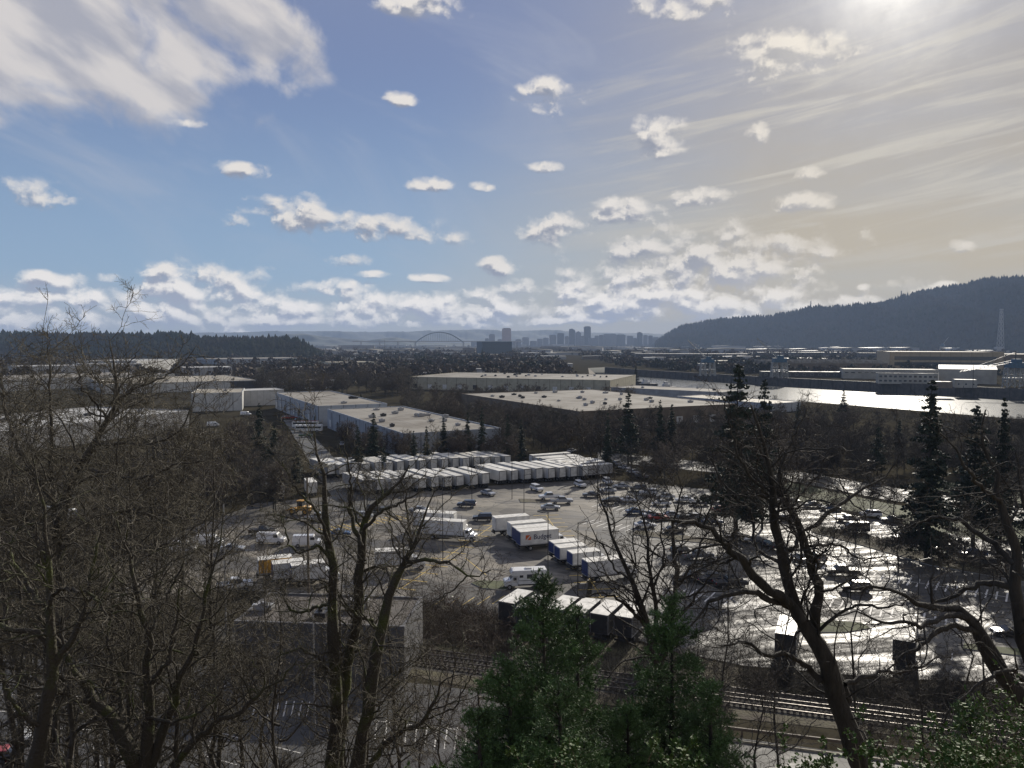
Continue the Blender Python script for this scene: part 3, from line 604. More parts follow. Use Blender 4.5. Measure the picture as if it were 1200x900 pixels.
NAMES = {3: 'rose coloured flat topped tower, tallest at the left end of the skyline', 12: 'slant topped tower in the middle of the skyline', 13: 'pointed roof tower between the two tallest in the middle', 15: 'dark slab tower, tallest in the middle of the skyline', 10: 'square block tower left of the slant topped tower', 23: 'lone round topped tower right of the skyline centre', 1: 'slender grey tower left of the rose coloured one'}
m_city = [ribbed('city_wall_%s' % n_, c, 9, rough=.5, dark=.6) for n_, c in (('grey', (.22, .23, .25)), ('rose', (.42, .30, .27)), ('slate', (.13, .14, .16)))]
for i, (a, b_, top, ty) in enumerate(CITY):
    D = 6500 + (i * 37 % 11) * 60; A = at(a, 403, D); B = at(b_, 403, D); w = B.x - A.x; T = at(a, top, D).z; dp = max(26, w * .7)
    e = empty('tower_block', (A.x, D, 0), 0, NAMES.get(i, 'mid rise block in the far downtown skyline'), 'tower block', None if i in NAMES else 'plain blocks of the far skyline')
    mw = m_city[1 if ty == 1 else (2 if ty in (2, 3) else 0)]; hb = T * (.88 if ty in (3, 4) else .97)
    MB().box(0, w, 0, dp, 0, hb).build('wall', mw, e)
    if ty == 3: MB().prism([(0, hb + .02), (w, hb + .02), (w * .9, T * .93), (w * .45, T), (0.05 * w, T * .97)], 0, dp).build('roof', mw, e)
    elif ty == 4: MB().prism([(0, hb + .02), (w, hb + .02), (w * .5, T)], 0, dp).build('roof', mw, e)
    else: MB().box(w * .15, w * .85, dp * .2, dp * .8, hb + .02, T).build('roof', m_city[2], e)
# far low sheds of the flat land: proto, then copies
def shed_proto(wall, roof, label, cat, group):
    e = empty('industrial_shed', (0, 0, 0), 0, label, cat, group); MB().box(-.5, .5, -.5, .5, 0, .93).build('wall', wall, e); MB().prism([(-.52, .93), (.52, .93), (0, 1.06)], -.52, .52).build('roof', roof, e); return e
PR = [shed_proto(w_white, m_roof_white, 'distant white shed with bright roof among the industrial flats', 'shed', 'distant white roofed sheds'),
      shed_proto(m_brown, m_roof_dark, 'distant brown shed with dark roof among the industrial flats', 'shed', 'distant dark roofed sheds'),
      shed_proto(m_grey, m_roof_tan, 'distant grey shed with tan roof among the industrial flats', 'shed', 'distant tan roofed sheds')]
rs = random.Random(5); used = [0, 0, 0]
def in_river(x, y): 
    fx = np.interp(-y, [-p[1] for p in FAR], [p[0] for p in FAR]); nx_ = np.interp(-y, [-p[1] for p in NEAR], [p[0] for p in NEAR]); return nx_ - 30 < x < fx + 30
def shed(px, py, w, h, d, k, rz=0):
    p = g(px, py); src = PR[k]
    if in_river(p.x, p.y): return
    o = src if not used[k] else copy_tree(src); used[k] += 1
    o.location = p; o.rotation_euler = (0, 0, rz); o.scale = (w, d, h)
for i in range(150):
    py = 404.6 + 11 * rs.random() ** 1.1; px = rs.uniform(330, 1210) if rs.random() < .9 else rs.uniform(60, 330)
    d = 36000 / (py - 401); shed(px, py, rs.uniform(14, 46) * d / 900, rs.uniform(6, 13) * (1 + d / 9000), rs.uniform(30, 90), rs.choice((0, 0, 1, 2, 2)), rs.uniform(-.25, .25))
for (px, py, w, h, dd, k) in ((520, 424, 60, 7, 40, 0), (555, 428, 50, 6, 30, 2), (640, 421, 90, 8, 40, 0), (690, 425, 60, 8, 40, 1), (720, 417, 90, 9, 40, 0), (655, 430, 42, 6, 24, 0), (600, 424, 70, 7, 30, 1), (760, 416, 120, 9, 50, 2), (730, 423, 40, 7, 30, 0), (805, 426, 60, 9, 30, 1), (850, 428, 70, 8, 40, 2), (868, 422, 90, 9, 40, 0), (940, 425, 80, 9, 40, 1), (690, 434, 40, 6, 26, 0), (540, 433, 40, 6, 30, 0), (600, 434, 46, 6, 30, 2), (510, 416, 150, 9, 40, 0), (460, 414, 120, 10, 40, 2), (630, 437, 30, 6, 18, 0), (645, 443, 26, 5, 14, 0), (480, 425, 60, 7, 30, 1), (425, 423, 60, 7, 30, 0), (1000, 428, 80, 9, 30, 2), (575, 441, 30, 5, 16, 1), (352, 436, 46, 7, 24, 0), (410, 440, 40, 6, 24, 2), (340, 443, 36, 6, 20, 2), (470, 431, 50, 7, 30, 2), (500, 443, 34, 6, 20, 0), (532, 446, 30, 6, 18, 2), (548, 437, 40, 6, 20, 0), (610, 429, 60, 7, 30, 2), (625, 417, 130, 9, 60, 0), (560, 419, 100, 9, 50, 2), (670, 416, 110, 9, 60, 2), (440, 418, 120, 9, 60, 0), (390, 415, 140, 10, 60, 2), (700, 429, 50, 7, 26, 0), (735, 431, 40, 6, 24, 2), (770, 423, 60, 8, 30, 0), (810, 420, 90, 9, 50, 2), (840, 432, 50, 8, 30, 0), (872, 436, 40, 7, 22, 2), (700, 421, 70, 8, 36, 1), (520, 412, 180, 10, 70, 0), (760, 410, 220, 12, 90, 0), (900, 412, 180, 12, 80, 0), (1000, 411, 200, 12, 80, 2), (1060, 415, 130, 11, 60, 0), (1150, 417, 110, 11, 60, 0), (960, 414, 130, 10, 60, 1)):
    shed(px, py, w, h, dd, k, .03)
# ------------------------------------------------------------------ yards, roads, tracks
m_lot = asphalt('wet_parking_lot', (.065, .061, .053), (.16, .15, .125), .36, .85, .47, R(-12), (.3, 2.8), spec=.26)
m_yard = asphalt('damp_yard', (.085, .077, .064), (.25, .22, .17), .5, .8, .45, R(25), (.6, 1.5), spec=.3)
m_lot2 = asphalt('dark_lot', (.05, .05, .05), (.08, .078, .074), .3, .85, .6, spec=.3)
m_road = asphalt('road_surface', (.07, .068, .064), (.12, .115, .10), .6, .7, .5, R(-15), (.5, 2), spec=.28)
def pxpoly(name, pts, m, z): return polymesh(name, [g(*p) for p in pts], m, z)
pxpoly('truck_yard', [(120, 660), (300, 590), (440, 577), (700, 562), (760, 566), (700, 620), (680, 740), (560, 725), (470, 700), (250, 690), (100, 720)], m_yard, .02)
pxpoly('parking_lot', [(690, 735), (700, 620), (745, 566), (900, 580), (1010, 606), (1300, 660), (1420, 700), (1420, 810), (1180, 800), (1040, 795), (870, 780), (800, 765)], m_lot, .03)
pxpoly('access_road', [(700, 530), (790, 538), (930, 552), (1050, 572), (1180, 592), (1300, 612), (1300, 632), (1170, 607), (1040, 586), (920, 562), (780, 548), (700, 540)], m_road, .028)
pxpoly('side_street', [(332, 492), (350, 492), (450, 600), (400, 600)], m_road, .024)
pxpoly('lower_lot', [(-200, 760), (275, 780), (480, 800), (600, 815), (640, 1000), (-300, 1000)], m_lot2, .034)
pxpoly('lower_road', [(600, 838), (840, 862), (1010, 885), (1200, 912), (1200, 985), (900, 960), (600, 930)], m_road, .036)
pxpoly('green_verge', [(925, 565), (1040, 590), (1200, 616), (1300, 632), (1300, 652), (1120, 628), (1000, 600), (900, 580)], m_grass, .026)
pxpoly('green_verge', [(1090, 562), (1160, 572), (1300, 590), (1300, 604), (1180, 588), (1080, 572)], m_grass, .022)
m_bank = mat('scrub_bank', (.10, .09, .045), .95, .5, .25, detail=9, col2=(.06, .045, .03), bump=1., bscale=3, world=True)
pxpoly('scrub_strip', [(470, 705), (700, 742), (870, 784), (1040, 798), (1180, 804), (1420, 812), (1420, 900), (1130, 870), (840, 840), (600, 815), (470, 790)], m_bank, .04)
def kerbed(name, pts, hgt=.16, topm=None):
    P_ = [g(*p) for p in pts]; n = len(P_); v = [(p.x, p.y, 0) for p in P_] + [(p.x, p.y, hgt) for p in P_]
    mb = MB().add(v, [tuple(range(n, 2 * n))] + [(i, (i + 1) % n, (i + 1) % n + n, i + n) for i in range(n)])
    mb.m = [0] + [1] * n; o = mb.build(name, [topm or m_grass, m_concrete]); tag(o, kind='structure')
kerbed('grass_island', [(552, 684), (562, 681), (600, 682), (604, 688), (590, 692), (565, 690)])
kerbed('grass_island', [(944, 735), (975, 728), (1010, 731), (1020, 737), (990, 742), (955, 742)])
kerbed('grass_island', [(955, 616), (1010, 626), (1110, 652), (1210, 674), (1210, 684), (1090, 663), (1000, 637), (950, 624)], topm=m_bank)
kerbed('grass_island', [(745, 622), (800, 628), (850, 634), (850, 640), (795, 634), (742, 627)], topm=m_bank)
kerbed('grass_island', [(608, 585), (640, 586), (642, 589), (610, 589)], topm=m_bank)
kerbed('grass_island', [(1130, 755), (1200, 762), (1290, 770), (1290, 778), (1200, 770), (1128, 761)])
m_line = mat('road_paint', (.55, .53, .48), .7, .5, 1.2, lo=.25, hi=.5); m_yline = mat('yellow_road_paint', (.50, .36, .10), .7, .5, 1.2, lo=.25, hi=.5)
def stripes(name, segs, w, m, z):
    mb = MB()
    for a, b_ in segs:
        A = g(*a); B = g(*b_); d = (B - A).normalized(); q = Vector((-d.y, d.x, 0)) * w / 2
        mb.add([(p.x, p.y, z) for p in (A - q, B - q, B + q, A + q)], [(0, 1, 2, 3)])
    o = mb.build(name, m); tag(o, kind='structure')
segs = [((430 + 11.8 * k, 842 + 1.2 * k), (428 + 11.6 * k, 866 + 1.5 * k)) for k in range(13)] + [((420, 843), (560, 858))]
segs += [((0, 814), (110, 817)), ((0, 834), (112, 836)), ((20, 852), (110, 856)), ((105, 867), (118, 898)), ((254, 848), (236, 898)), ((254, 858), (290, 868)), ((243, 887), (278, 897)), ((240, 818), (275, 797)), ((320, 875), (352, 883))]
segs += [((300 + 9 * k, 822 - 0 * k), (296 + 9 * k, 840)) for k in range(8)]
stripes('parking_lines', segs, .13, m_line, .05)
segs = [((505 + 18 * k, 712 - 1.0 * k), (520 + 18 * k, 702 - 1.0 * k)) for k in range(5)] + [((545, 654), (570, 674)), ((420, 640), (428, 646)), ((560, 598), (576, 604)), ((610, 640), (600, 632))]
stripes('yard_lines', segs, .14, m_yline, .046)
segs = [((720 + 14 * k, 590 + 2 * k), (724 + 14 * k, 585 + 2 * k)) for k in range(12)] + [((983 + 22 * k, 765 + 1.5 * k), (984 + 22 * k, 757 + 1.5 * k)) for k in range(9)]
stripes('lot_lines', segs, .13, m_line, .048)
def bays(name, a, b_, n, m, z, ln=5.2, w=.13):
    A = g(*a); B = g(*b_); d = (B - A).normalized(); q = Vector((-d.y, d.x, 0)); mb = MB()
    for k in range(n):
        c = A.lerp(B, k / (n - 1)); mb.add([(p.x, p.y, z) for p in (c - d * w - q * ln / 2, c + d * w - q * ln / 2, c + d * w + q * ln / 2, c - d * w + q * ln / 2)], [(0, 1, 2, 3)])
    mb.add([(p.x, p.y, z + .002) for p in (A - q * .08, B - q * .08, B + q * .08, A + q * .08)], [(0, 1, 2, 3)]); tag(mb.build(name, m), kind='structure')
bays('yard_bays', (592, 606), (470, 690), 13, m_yline, .052); bays('yard_bays', (640, 604), (705, 700), 16, m_yline, .052, 6); bays('lot_bays', (700, 592), (900, 622), 26, m_line, .052); bays('lot_bays', (690, 612), (860, 640), 20, m_line, .052); bays('lot_bays', (930, 700), (1190, 742), 22, m_line, .052); bays('lot_bays', (900, 655), (1180, 700), 28, m_line, .052); bays('lot_bays', (800, 694), (900, 712), 10, m_line, .052); bays('yard_bays', (380, 622), (470, 606), 14, m_yline, .052)
# railway: two tracks
TR = [((300, 741), (475, 764), (1115, 844), (1500, 893)), ((300, 752), (475, 777), (1095, 855), (1500, 905))]
m_sleep = mat('sleeper_timber', (.05, .042, .035), .95, .3, 1, spec=.1)
m_rail = mat('rail_steel', (.22, .2, .18), .48, .3, 2, metal=.8); m_ball = mat('track_ballast', (.075, .068, .055), .95, .4, 1.5, bump=1, bscale=9, world=True)
A = g(300, 737); B = g(1600, 900)
pxpoly('track_ballast', [(250, 733), (475, 760), (1115, 839), (1500, 887), (1500, 914), (1100, 861), (475, 783), (250, 754)], m_ball, .05)
for i, (a, b0, c, b1) in enumerate(TR):
    A = g(*a); B = g(*b1); d = (B - A); L_ = d.length; an = math.atan2(d.y, d.x)
    e = empty('railway_track', A, an, ('farther' if i == 0 else 'nearer') + ' of the two parallel railway tracks below the parking lot', 'railway track')
    mb = MB()
    for s in (-.72, .72): mb.box(0, L_, s - .035, s + .035, .24, .37)
    for s in (-.72, .72): mb.box(0, L_, s - .07, s + .07, .21, .24)
    mb.build('rails', m_rail, e)
    mb = MB(); [mb.box(k * .62, k * .62 + .22, -1.25, 1.25, .07, .21) for k in range(int(L_ / .62))]; mb.build('sleepers', m_sleep, e)
# kerb and low guard wall of the lower road
def run(name, a, b_, w, h, m, label, cat, z0=0):
    A = g(*a); B = g(*b_); d = B - A; mb = MB().box(0, d.length, -w / 2, w / 2, z0, h); o = mb.build(name, m); o.location = (A.x, A.y, 0); o.rotation_euler = (0, 0, math.atan2(d.y, d.x)); tag(o, label, cat); return o
m_curb = mat('worn_kerb', (.42, .38, .28), .8, .3, 2)
run('road_kerb', (560, 830), (1120, 902), .35, .22, m_curb, 'worn pale kerb along the lower road', 'kerb')
e = empty('timber_guard_rail', g(560, 824), math.atan2((g(1120, 893) - g(560, 824)).y, (g(1120, 893) - g(560, 824)).x), 'dark low guard rail between lower road and railway', 'guard rail')
L_ = (g(1120, 893) - g(560, 824)).length
MB().box(0, L_, -.08, .08, .5, .8).build('rail', m_brown, e)
for k in range(int(L_ / 4)): MB().box(k * 4, k * 4 + .2, -.14, .14, 0, .72).build('post', m_brown, e)
# dark foreground building with flat roof
e = building('service_building', g(276, 792), g(474, 800), 6.4, 10.5, mat('charcoal_block_wall', (.11, .11, .115), .8, .2, .5), mat('tar_gravel_roof', (.11, .095, .08), .9, .4, .5), 'charcoal block service building with flat roof below the bluff', cat='building', par=.35, units=3, doors=(3, 1.4, 2.3, 0), seedv=40)
GB('roof_hut', (418, 786), (446, 789), 3.2, 4, m_dark, m_roof_dark, 'small dark entrance hut against the charcoal service building', cat='hut', par=.15)
# ------------------------------------------------------------------ vehicles
def paint(n, c, r=.3): return mat('car_paint_' + n, c, r, .06, 1, coat=.6)
PC = {'white': (.70, .70, .69), 'silver': (.38, .39, .40), 'black': (.015, .015, .018), 'grey': (.12, .125, .13), 'blue': (.03, .07, .16), 'red': (.30, .025, .02), 'dark blue': (.012, .02, .045), 'green': (.03, .12, .05), 'tan': (.28, .24, .17)}
m_lampw = mat('headlight_glass', (.7, .7, .68), .15, .1, 5); m_lampr = mat('tail_light_red', (.35, .02, .015), .3, .1, 5); m_rim = mat('wheel_rim', (.4, .4, .4), .35, .1, 5, metal=.6)
m_blueD = mat('blue_door', (.015, .035, .14), .45, .2, 1)
PROF = {  # length, width, body height line, lower body profile, cabin profile
 'sedan': (4.7, 1.8, [(-2.35, .35), (2.3, .32), (2.35, .62), (2.2, .8), (1.05, .93), (-1.5, .98), (-2.3, .92), (-2.38, .6)], [(1.0, .94), (.35, 1.38), (-.75, 1.42), (-1.65, .99)]),
 'suv': (4.7, 1.88, [(-2.3, .42), (2.3, .4), (2.36, .8), (2.2, 1.0), (1.15, 1.12), (-2.25, 1.15), (-2.33, .7)], [(1.15, 1.12), (.55, 1.66), (-1.9, 1.7), (-2.25, 1.15)]),
 'van': (5.6, 2.0, [(-2.8, .45), (2.75, .42), (2.8, .95), (2.6, 1.15), (2.0, 1.3), (-2.75, 1.35), (-2.8, .8)], [(2.0, 1.3), (1.25, 2.2), (-2.6, 2.25), (-2.75, 1.35)]),
 'pickup': (5.6, 1.95, [(-2.8, .5), (2.75, .48), (2.8, .9), (2.65, 1.08), (1.3, 1.18), (-2.75, 1.15), (-2.8, .7)], [(1.3, 1.18), (.75, 1.78), (-.6, 1.8), (-.85, 1.17)])}
def make_car(kind, colour, label, parent_name=None):
    L_, W, low, cab = PROF[kind]; pm = paint(colour.replace(' ', '_'), PC[colour])
    e = empty({'sedan': 'parked_car', 'suv': 'parked_suv', 'van': 'parked_van', 'pickup': 'pickup_truck'}[kind], (0, 0, 0), 0, label, {'sedan': 'car', 'suv': 'car', 'van': 'van', 'pickup': 'pickup truck'}[kind], 'vehicles parked in the yard and lots')
    b_ = MB().prism(low, -W / 2, W / 2).build('body', pm, e, bevel=.09)
    mb = MB(); n = len(cab); vs = []
    for y, z_in in ((-1, 0), (1, 0)):
        for i, (x, z) in enumerate(cab): vs.append((x, y * (W / 2 - (.06 if i in (0, n - 1) else .24)), z))
    mb.add(vs, [tuple(range(n)), tuple(range(2 * n - 1, n - 1, -1))] + [(i, i + n, (i + 1) % n + n, (i + 1) % n) for i in range(n)])
    mb.build('windows', m_glass if kind != 'van' else pm, e)
    (x1, z1), (x2, z2) = cab[1], cab[2]; MB().add([(x1 + .05, -W / 2 + .2, z1 - .03), (x2 - .05, -W / 2 + .2, z2 - .03), (x2 - .05, W / 2 - .2, z2 - .03), (x1 + .05, W / 2 - .2, z1 - .03), (x1, -W / 2 + .27, z1 + .05), (x2, -W / 2 + .27, z2 + .05), (x2, W / 2 - .27, z2 + .05), (x1, W / 2 - .27, z1 + .05)], [(0, 1, 5, 4), (1, 2, 6, 5), (2, 3, 7, 6), (3, 0, 4, 7), (4, 5, 6, 7)]).build('roof_panel', pm, e)
    if kind == 'van':
        c0, c1 = cab[0], cab[1]; MB().add([(c0[0] + .03, y, c0[1] + .05) if k < 2 else (c1[0] + .12, y * .86, c1[1] - .15) for k, y in enumerate((-.85, .85, .85, -.85))], [(0, 1, 2, 3)]).build('windscreen', m_glass, e)
        for s in (-1, 1): MB().box(.7, 1.5, min(s * .93, s * 1.0), max(s * .93, s * 1.0), 1.45, 1.95).build('side_window', m_glass, e)
    if kind in ('sedan', 'suv'):
        for s in (-1, 1):
            for x in ((.1, 0) if kind == 'sedan' else (.25, -.9)): MB().add([(x + .04, s * (W / 2 - .055), cab[0][1]), (x - .04, s * (W / 2 - .055), cab[0][1]), (x - .04, s * (W / 2 - .235), z1), (x + .04, s * (W / 2 - .235), z1)], [(0, 1, 2, 3)]).build('pillar', pm, e)
    if kind == 'pickup': MB().box(-2.68, -.95, -.8, .8, 1.12, 1.17).build('bed', m_dark, e)
    r = .33 if kind == 'sedan' else .38
    for x in (L_ * .31, -L_ * .3):
        for s in (-1, 1): y0 = s * (W / 2 - .2); y1 = s * (W / 2 + .02); MB().wheel(x, min(y0, y1), max(y0, y1), r, m=0, m2=1).build('wheel', [m_black, m_rim], e)
    zl = low[3][1] - .12
    for s in (-1, 1):
        MB().box(L_ / 2 - .16, L_ / 2 - .0 + .02, s * W * .36 - .17, s * W * .36 + .17, zl - .1, zl + .07).build('headlight', m_lampw, e)
        MB().box(-L_ / 2 - .01, -L_ / 2 + .14, s * W * .4 - .1, s * W * .4 + .1, zl - .12, zl + .12).build('tail_light', m_lampr, e)
    return e
_protos = {}
def car(kind, colour, px, py, deg, label):
    k = (kind, colour)
    if k not in _protos: o = _protos[k] = make_car(kind, colour, label)
    else: o = copy_tree(_protos[k]); o['label'] = label
    o.location = g(px, py, .05); o.rotation_euler = (0, 0, R(deg)); return o
def text_mesh(s, size, m, parent, loc, rot, name='lettering', bold=.02):
    cu = bpy.data.curves.new(name, 'FONT'); cu.body = s; cu.size = size; cu.extrude = .004; cu.offset = bold; cu.align_x = 'CENTER'; cu.align_y = 'CENTER'
    t_ = bpy.data.objects.new(name, cu); COL.objects.link(t_); dg = bpy.context.evaluated_depsgraph_get(); me = bpy.data.meshes.new_from_object(t_.evaluated_get(dg)); COL.objects.unlink(t_); bpy.data.objects.remove(t_)
    me.materials.clear(); me.materials.append(m); o = link(bpy.data.objects.new(name, me), parent); o.location = loc; o.rotation_euler = rot; return o
m_txt = mat('navy_lettering', (.015, .02, .07), .5, .1, 3); m_or = mat('orange_logo', (.55, .10, .015), .5, .1, 3)
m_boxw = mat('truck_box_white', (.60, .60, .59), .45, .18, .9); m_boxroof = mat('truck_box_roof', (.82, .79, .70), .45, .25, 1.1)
def box_truck(p, rz, label, L_=7.3, Hb=2.6, door=None, sign=False, cabc=None, name='box_truck', group='rental box trucks in the yard', roofm=None, boxm=None, full=True):
    e = empty(name, p, rz, label, 'truck', group); W = 2.45; z0 = 1.15; x0 = -L_ * .62; x1 = x0 + L_
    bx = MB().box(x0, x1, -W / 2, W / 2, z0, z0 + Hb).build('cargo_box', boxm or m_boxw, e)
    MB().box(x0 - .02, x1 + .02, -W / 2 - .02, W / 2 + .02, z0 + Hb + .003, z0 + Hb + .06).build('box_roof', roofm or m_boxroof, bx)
    rb = MB()
    for s in (-1, 1):
        rb.box(x0, x1, s * (W / 2 + .015) - .015, s * (W / 2 + .015) + .015, z0 - .02, z0 + .16)
        for x in (x0, x1 - .08): rb.box(x, x + .08, s * (W / 2 + .02) - .02, s * (W / 2 + .02) + .02, z0 + .16, z0 + Hb - .02)
    rb.build('box_trim', m_grey, bx)
    MB().box(x0 - .05, x0 - .005, -W / 2 + .08, W / 2 - .08, z0 + .1, z0 + Hb - .12).build('rear_door', door or m_offwhite, e)
    MB().box(x0 - .2, x1 + 1.5, -.5, .5, .7, z0).box(x0 - .3, x0 - .05, -W / 2 + .1, W / 2 - .1, .55, .75).build('chassis', m_dark, e)
    cm = cabc or paint('white', PC['white']); c0 = x1 + .12
    MB().prism([(c0, .55), (c0 + 2.3, .55), (c0 + 2.35, 1.25), (c0 + 2.2, 1.45), (c0 + 1.35, 1.62), (c0 + .95, 2.35), (c0 + .1, 2.42), (c0, 2.3)], -1.0, 1.0).build('cab', cm, e, bevel=.07)
    MB().add([(c0 + 1.34, -.88, 1.66), (c0 + 1.34, .88, 1.66), (c0 + 1.0, .84, 2.27), (c0 + 1.0, -.84, 2.27)], [(0, 1, 2, 3)]).build('windscreen', m_glass, e)
    for s in (-1, 1): MB().box(c0 + .3, c0 + .95, min(s * .99, s * 1.015), max(s * .99, s * 1.015), 1.65, 2.2).build('side_window', m_glass, e)
    for x, dbl in ((c0 + 1.6, 0), (x0 + L_ * .27, 1)):
        for s in (-1, 1): y0 = s * (.6 if dbl else .75); y1 = s * 1.08; MB().wheel(x, min(y0, y1), max(y0, y1), .46, m=0, m2=1).build('wheel', [m_black, m_rim], e)
    for s in (-1, 1): MB().box(c0 + 2.28, c0 + 2.38, s * .75 - .18, s * .75 + .18, .95, 1.2).build('headlight', m_lampw, e)
    if sign:
        for s in (-1, 1):
            y = s * (W / 2 + .006); rot = (R(90), 0, 0 if s < 0 else R(180))
            text_mesh('Budget', 1.32, m_txt, e, ((x0 + x1) / 2 + .55 * (1 if s < 0 else -1), y, z0 + Hb * .55), rot)
            xc = (x0 + x1) / 2 - 2.35 * (1 if s < 0 else -1); lg = MB(); zc = z0 + Hb * .55
            lg.add([(xc - .55, y, zc - .45), (xc + .55, y, zc - .45), (xc + .55, y, zc + .5), (xc - .55, y, zc + .5)], [(0, 1, 2, 3)])
            lo_ = lg.build('logo_panel', m_or, e)
            lg = MB(); yy = y + s * .004; k = 1 if s < 0 else -1; lg.add([(xc - .55 * k, yy, zc - .45), (xc - .2 * k, yy, zc - .45), (xc + .55 * k, yy, zc + .35), (xc + .55 * k, yy, zc + .5), (xc + .4 * k, yy, zc + .5)], [(0, 1, 2, 3, 4)]); lg.build('logo_stripe', m_boxw, lo_)
    return e
AU = math.atan2(UD.y, UD.x)
def tr_at(px, py, L_, **k):     # px,py = rear bottom corner nearest the camera
    P_ = g(px, py, 0); rz = k.pop('rz', R(20)); c, s = math.cos(rz), math.sin(rz); lx, ly = .62 * L_, 1.22
    p = Vector((P_.x + lx * c - ly * s, P_.y + lx * s + ly * c, .05)); return box_truck(p, rz, k.pop('label'), L_=L_, **k)
tr_at(581, 629, 7.4, label='box truck with dark open rear, farthest of the diagonal truck row', Hb=2.6)
tr_at(599, 636, 7.6, label='plain white box truck second from the far end of the diagonal row', Hb=2.5)
tr_at(605, 642, 7.6, label='white box truck with blue rear door directly behind the lettered one', Hb=2.5, door=m_blueD)
tr_at(610, 647, 7.9, label='white box truck with blue Budget lettering and orange square logo', Hb=2.6, door=m_blueD, sign=True)
tr_at(649, 657, 5.2, label='short box truck with blue rear door just right of the lettered truck', Hb=1.95, door=m_blueD)
tr_at(656, 664, 5.4, label='short cream topped box truck in the middle of the near half of the row', Hb=2.1, door=m_blueD)
tr_at(671, 671, 5.4, label='short box truck second from the near end of the diagonal row', Hb=2.1, door=m_blueD)
tr_at(689, 685, 7.0, label='box truck behind bare twigs at the near end of the diagonal row', Hb=2.5, door=m_blueD)
m_dkbox = mat('shaded_box_grey', (.10, .10, .10), .6, .3, 1)  # pale box colour darkened to hold the shade of the sunless sides
# three parked end-on at the yard edge, roofs bright
for i, (px, py, lab) in enumerate(((592, 706, 'box truck with white roof parked end on left of the fir tops'), (613, 713, 'box truck with cream roof directly behind the fir tops'), (648, 714, 'box truck with pale roof seen between two fir leaders'), (674, 717, 'truck with pale roof behind the second fir leader'), (701, 720, 'left one of two bright roofed trucks right of the firs'), (729, 723, 'bright roofed truck at the right end of the end on row'))):
    p = g(px, py, 3.9); p.z = .05; box_truck(p + Vector((.46, .89, 0)) * 4.0, R(63), lab, L_=6.0, Hb=2.6, door=m_dark, group='box trucks parked end on', roofm=m_boxroof, boxm=m_dkbox)  # dark rear doors also stand in for shade
m_yel = mat('yellow_truck_paint', (.50, .26, .03), .45, .15, 1)
tr_at(303, 682, 5.5, label='yellow box truck with white roof in the left yard', Hb=2.4, rz=R(22), boxm=m_yel, cabc=m_yel)
tr_at(320, 688, 5.0, label='white box truck between the yellow one and the one with the pale cab', Hb=2.5, rz=R(22), door=m_blueD)
tr_at(342, 690, 5.4, label='white box truck with pale cab facing right beside the wooden pole', Hb=2.5, rz=R(22), door=m_blueD)
tr_at(440, 672, 6.2, label='white box truck behind the middle bare trunks', Hb=2.5, rz=R(12))
tr_at(484, 622, 9, label='long white truck farther behind of the two facing right in mid yard', Hb=2.8, rz=R(-12))
tr_at(493, 632, 9, label='long white truck nearer of the two facing right in mid yard', Hb=2.8, rz=R(-14))
tr_at(334, 588, 7, label='white roofed box truck at the left end of the trailer yard', Hb=2.8, rz=R(112))
tr_at(372, 583, 7, label='white roofed truck beside the left end of the trailer rows', Hb=2.8, rz=R(112))
tr_at(320, 573, 6, label='small box truck by the hedge at the far left of the yard', Hb=2.5, rz=R(115))
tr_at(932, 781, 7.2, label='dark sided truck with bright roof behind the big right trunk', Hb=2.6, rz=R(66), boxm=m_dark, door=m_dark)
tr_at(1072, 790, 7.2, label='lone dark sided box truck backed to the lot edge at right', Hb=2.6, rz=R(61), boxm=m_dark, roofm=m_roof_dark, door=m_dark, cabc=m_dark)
# motorhome
def motorhome(p, rz):
    e = empty('motorhome', p, rz, 'white motorhome with overcab and dark windows on the yard lane', 'motorhome'); w = paint('white', PC['white'])
    MB().prism([(-3.4, .75), (1.3, .75), (1.3, 2.1), (2.3, 2.1), (2.55, 2.5), (2.2, 3.05), (-3.4, 3.05)], -1.15, 1.15).build('body', m_white, e, bevel=.08)
    MB().prism([(1.32, .5), (3.5, .5), (3.55, 1.15), (3.4, 1.35), (2.55, 1.5), (2.1, 2.08), (1.32, 2.08)], -1.0, 1.0).build('cab', w, e, bevel=.06)
    MB().add([(2.53, -.85, 1.54), (2.53, .85, 1.54), (2.18, .8, 2.02), (2.18, -.8, 2.02)], [(0, 1, 2, 3)]).build('windscreen', m_glass, e)
    for s in (-1, 1):
        for x0, x1, z0, z1 in ((-2.9, -2.2, 1.9, 2.35), (-1.4, -.1, 1.7, 2.4), (.5, 1.1, 1.9, 2.3), (1.6, 2.1, 1.5, 1.95)): MB().box(x0, x1, min(s * 1.14, s * 1.17), max(s * 1.14, s * 1.17), z0, z1).build('side_window', m_glass, e)
        for x in (-2.1, 2.7): y0 = s * .8; y1 = s * 1.12; MB().wheel(x, min(y0, y1), max(y0, y1), .4, m=0, m2=1).build('wheel', [m_black, m_rim], e)
        MB().box(-3.3, 1.2, min(s * 1.152, s * 1.165), max(s * 1.152, s * 1.165), 1.35, 1.47).build('side_stripe', m_grey, e)
    MB().box(-1, 0, -.4, .4, 3.05, 3.25).build('roof_vent', m_offwhite, e); MB().box(-3.3, 1.3, -.9, .9, .5, .74).build('chassis', m_dark, e)
motorhome(g(612, 690, .05) + Vector((.5, 1, 0)), R(188))
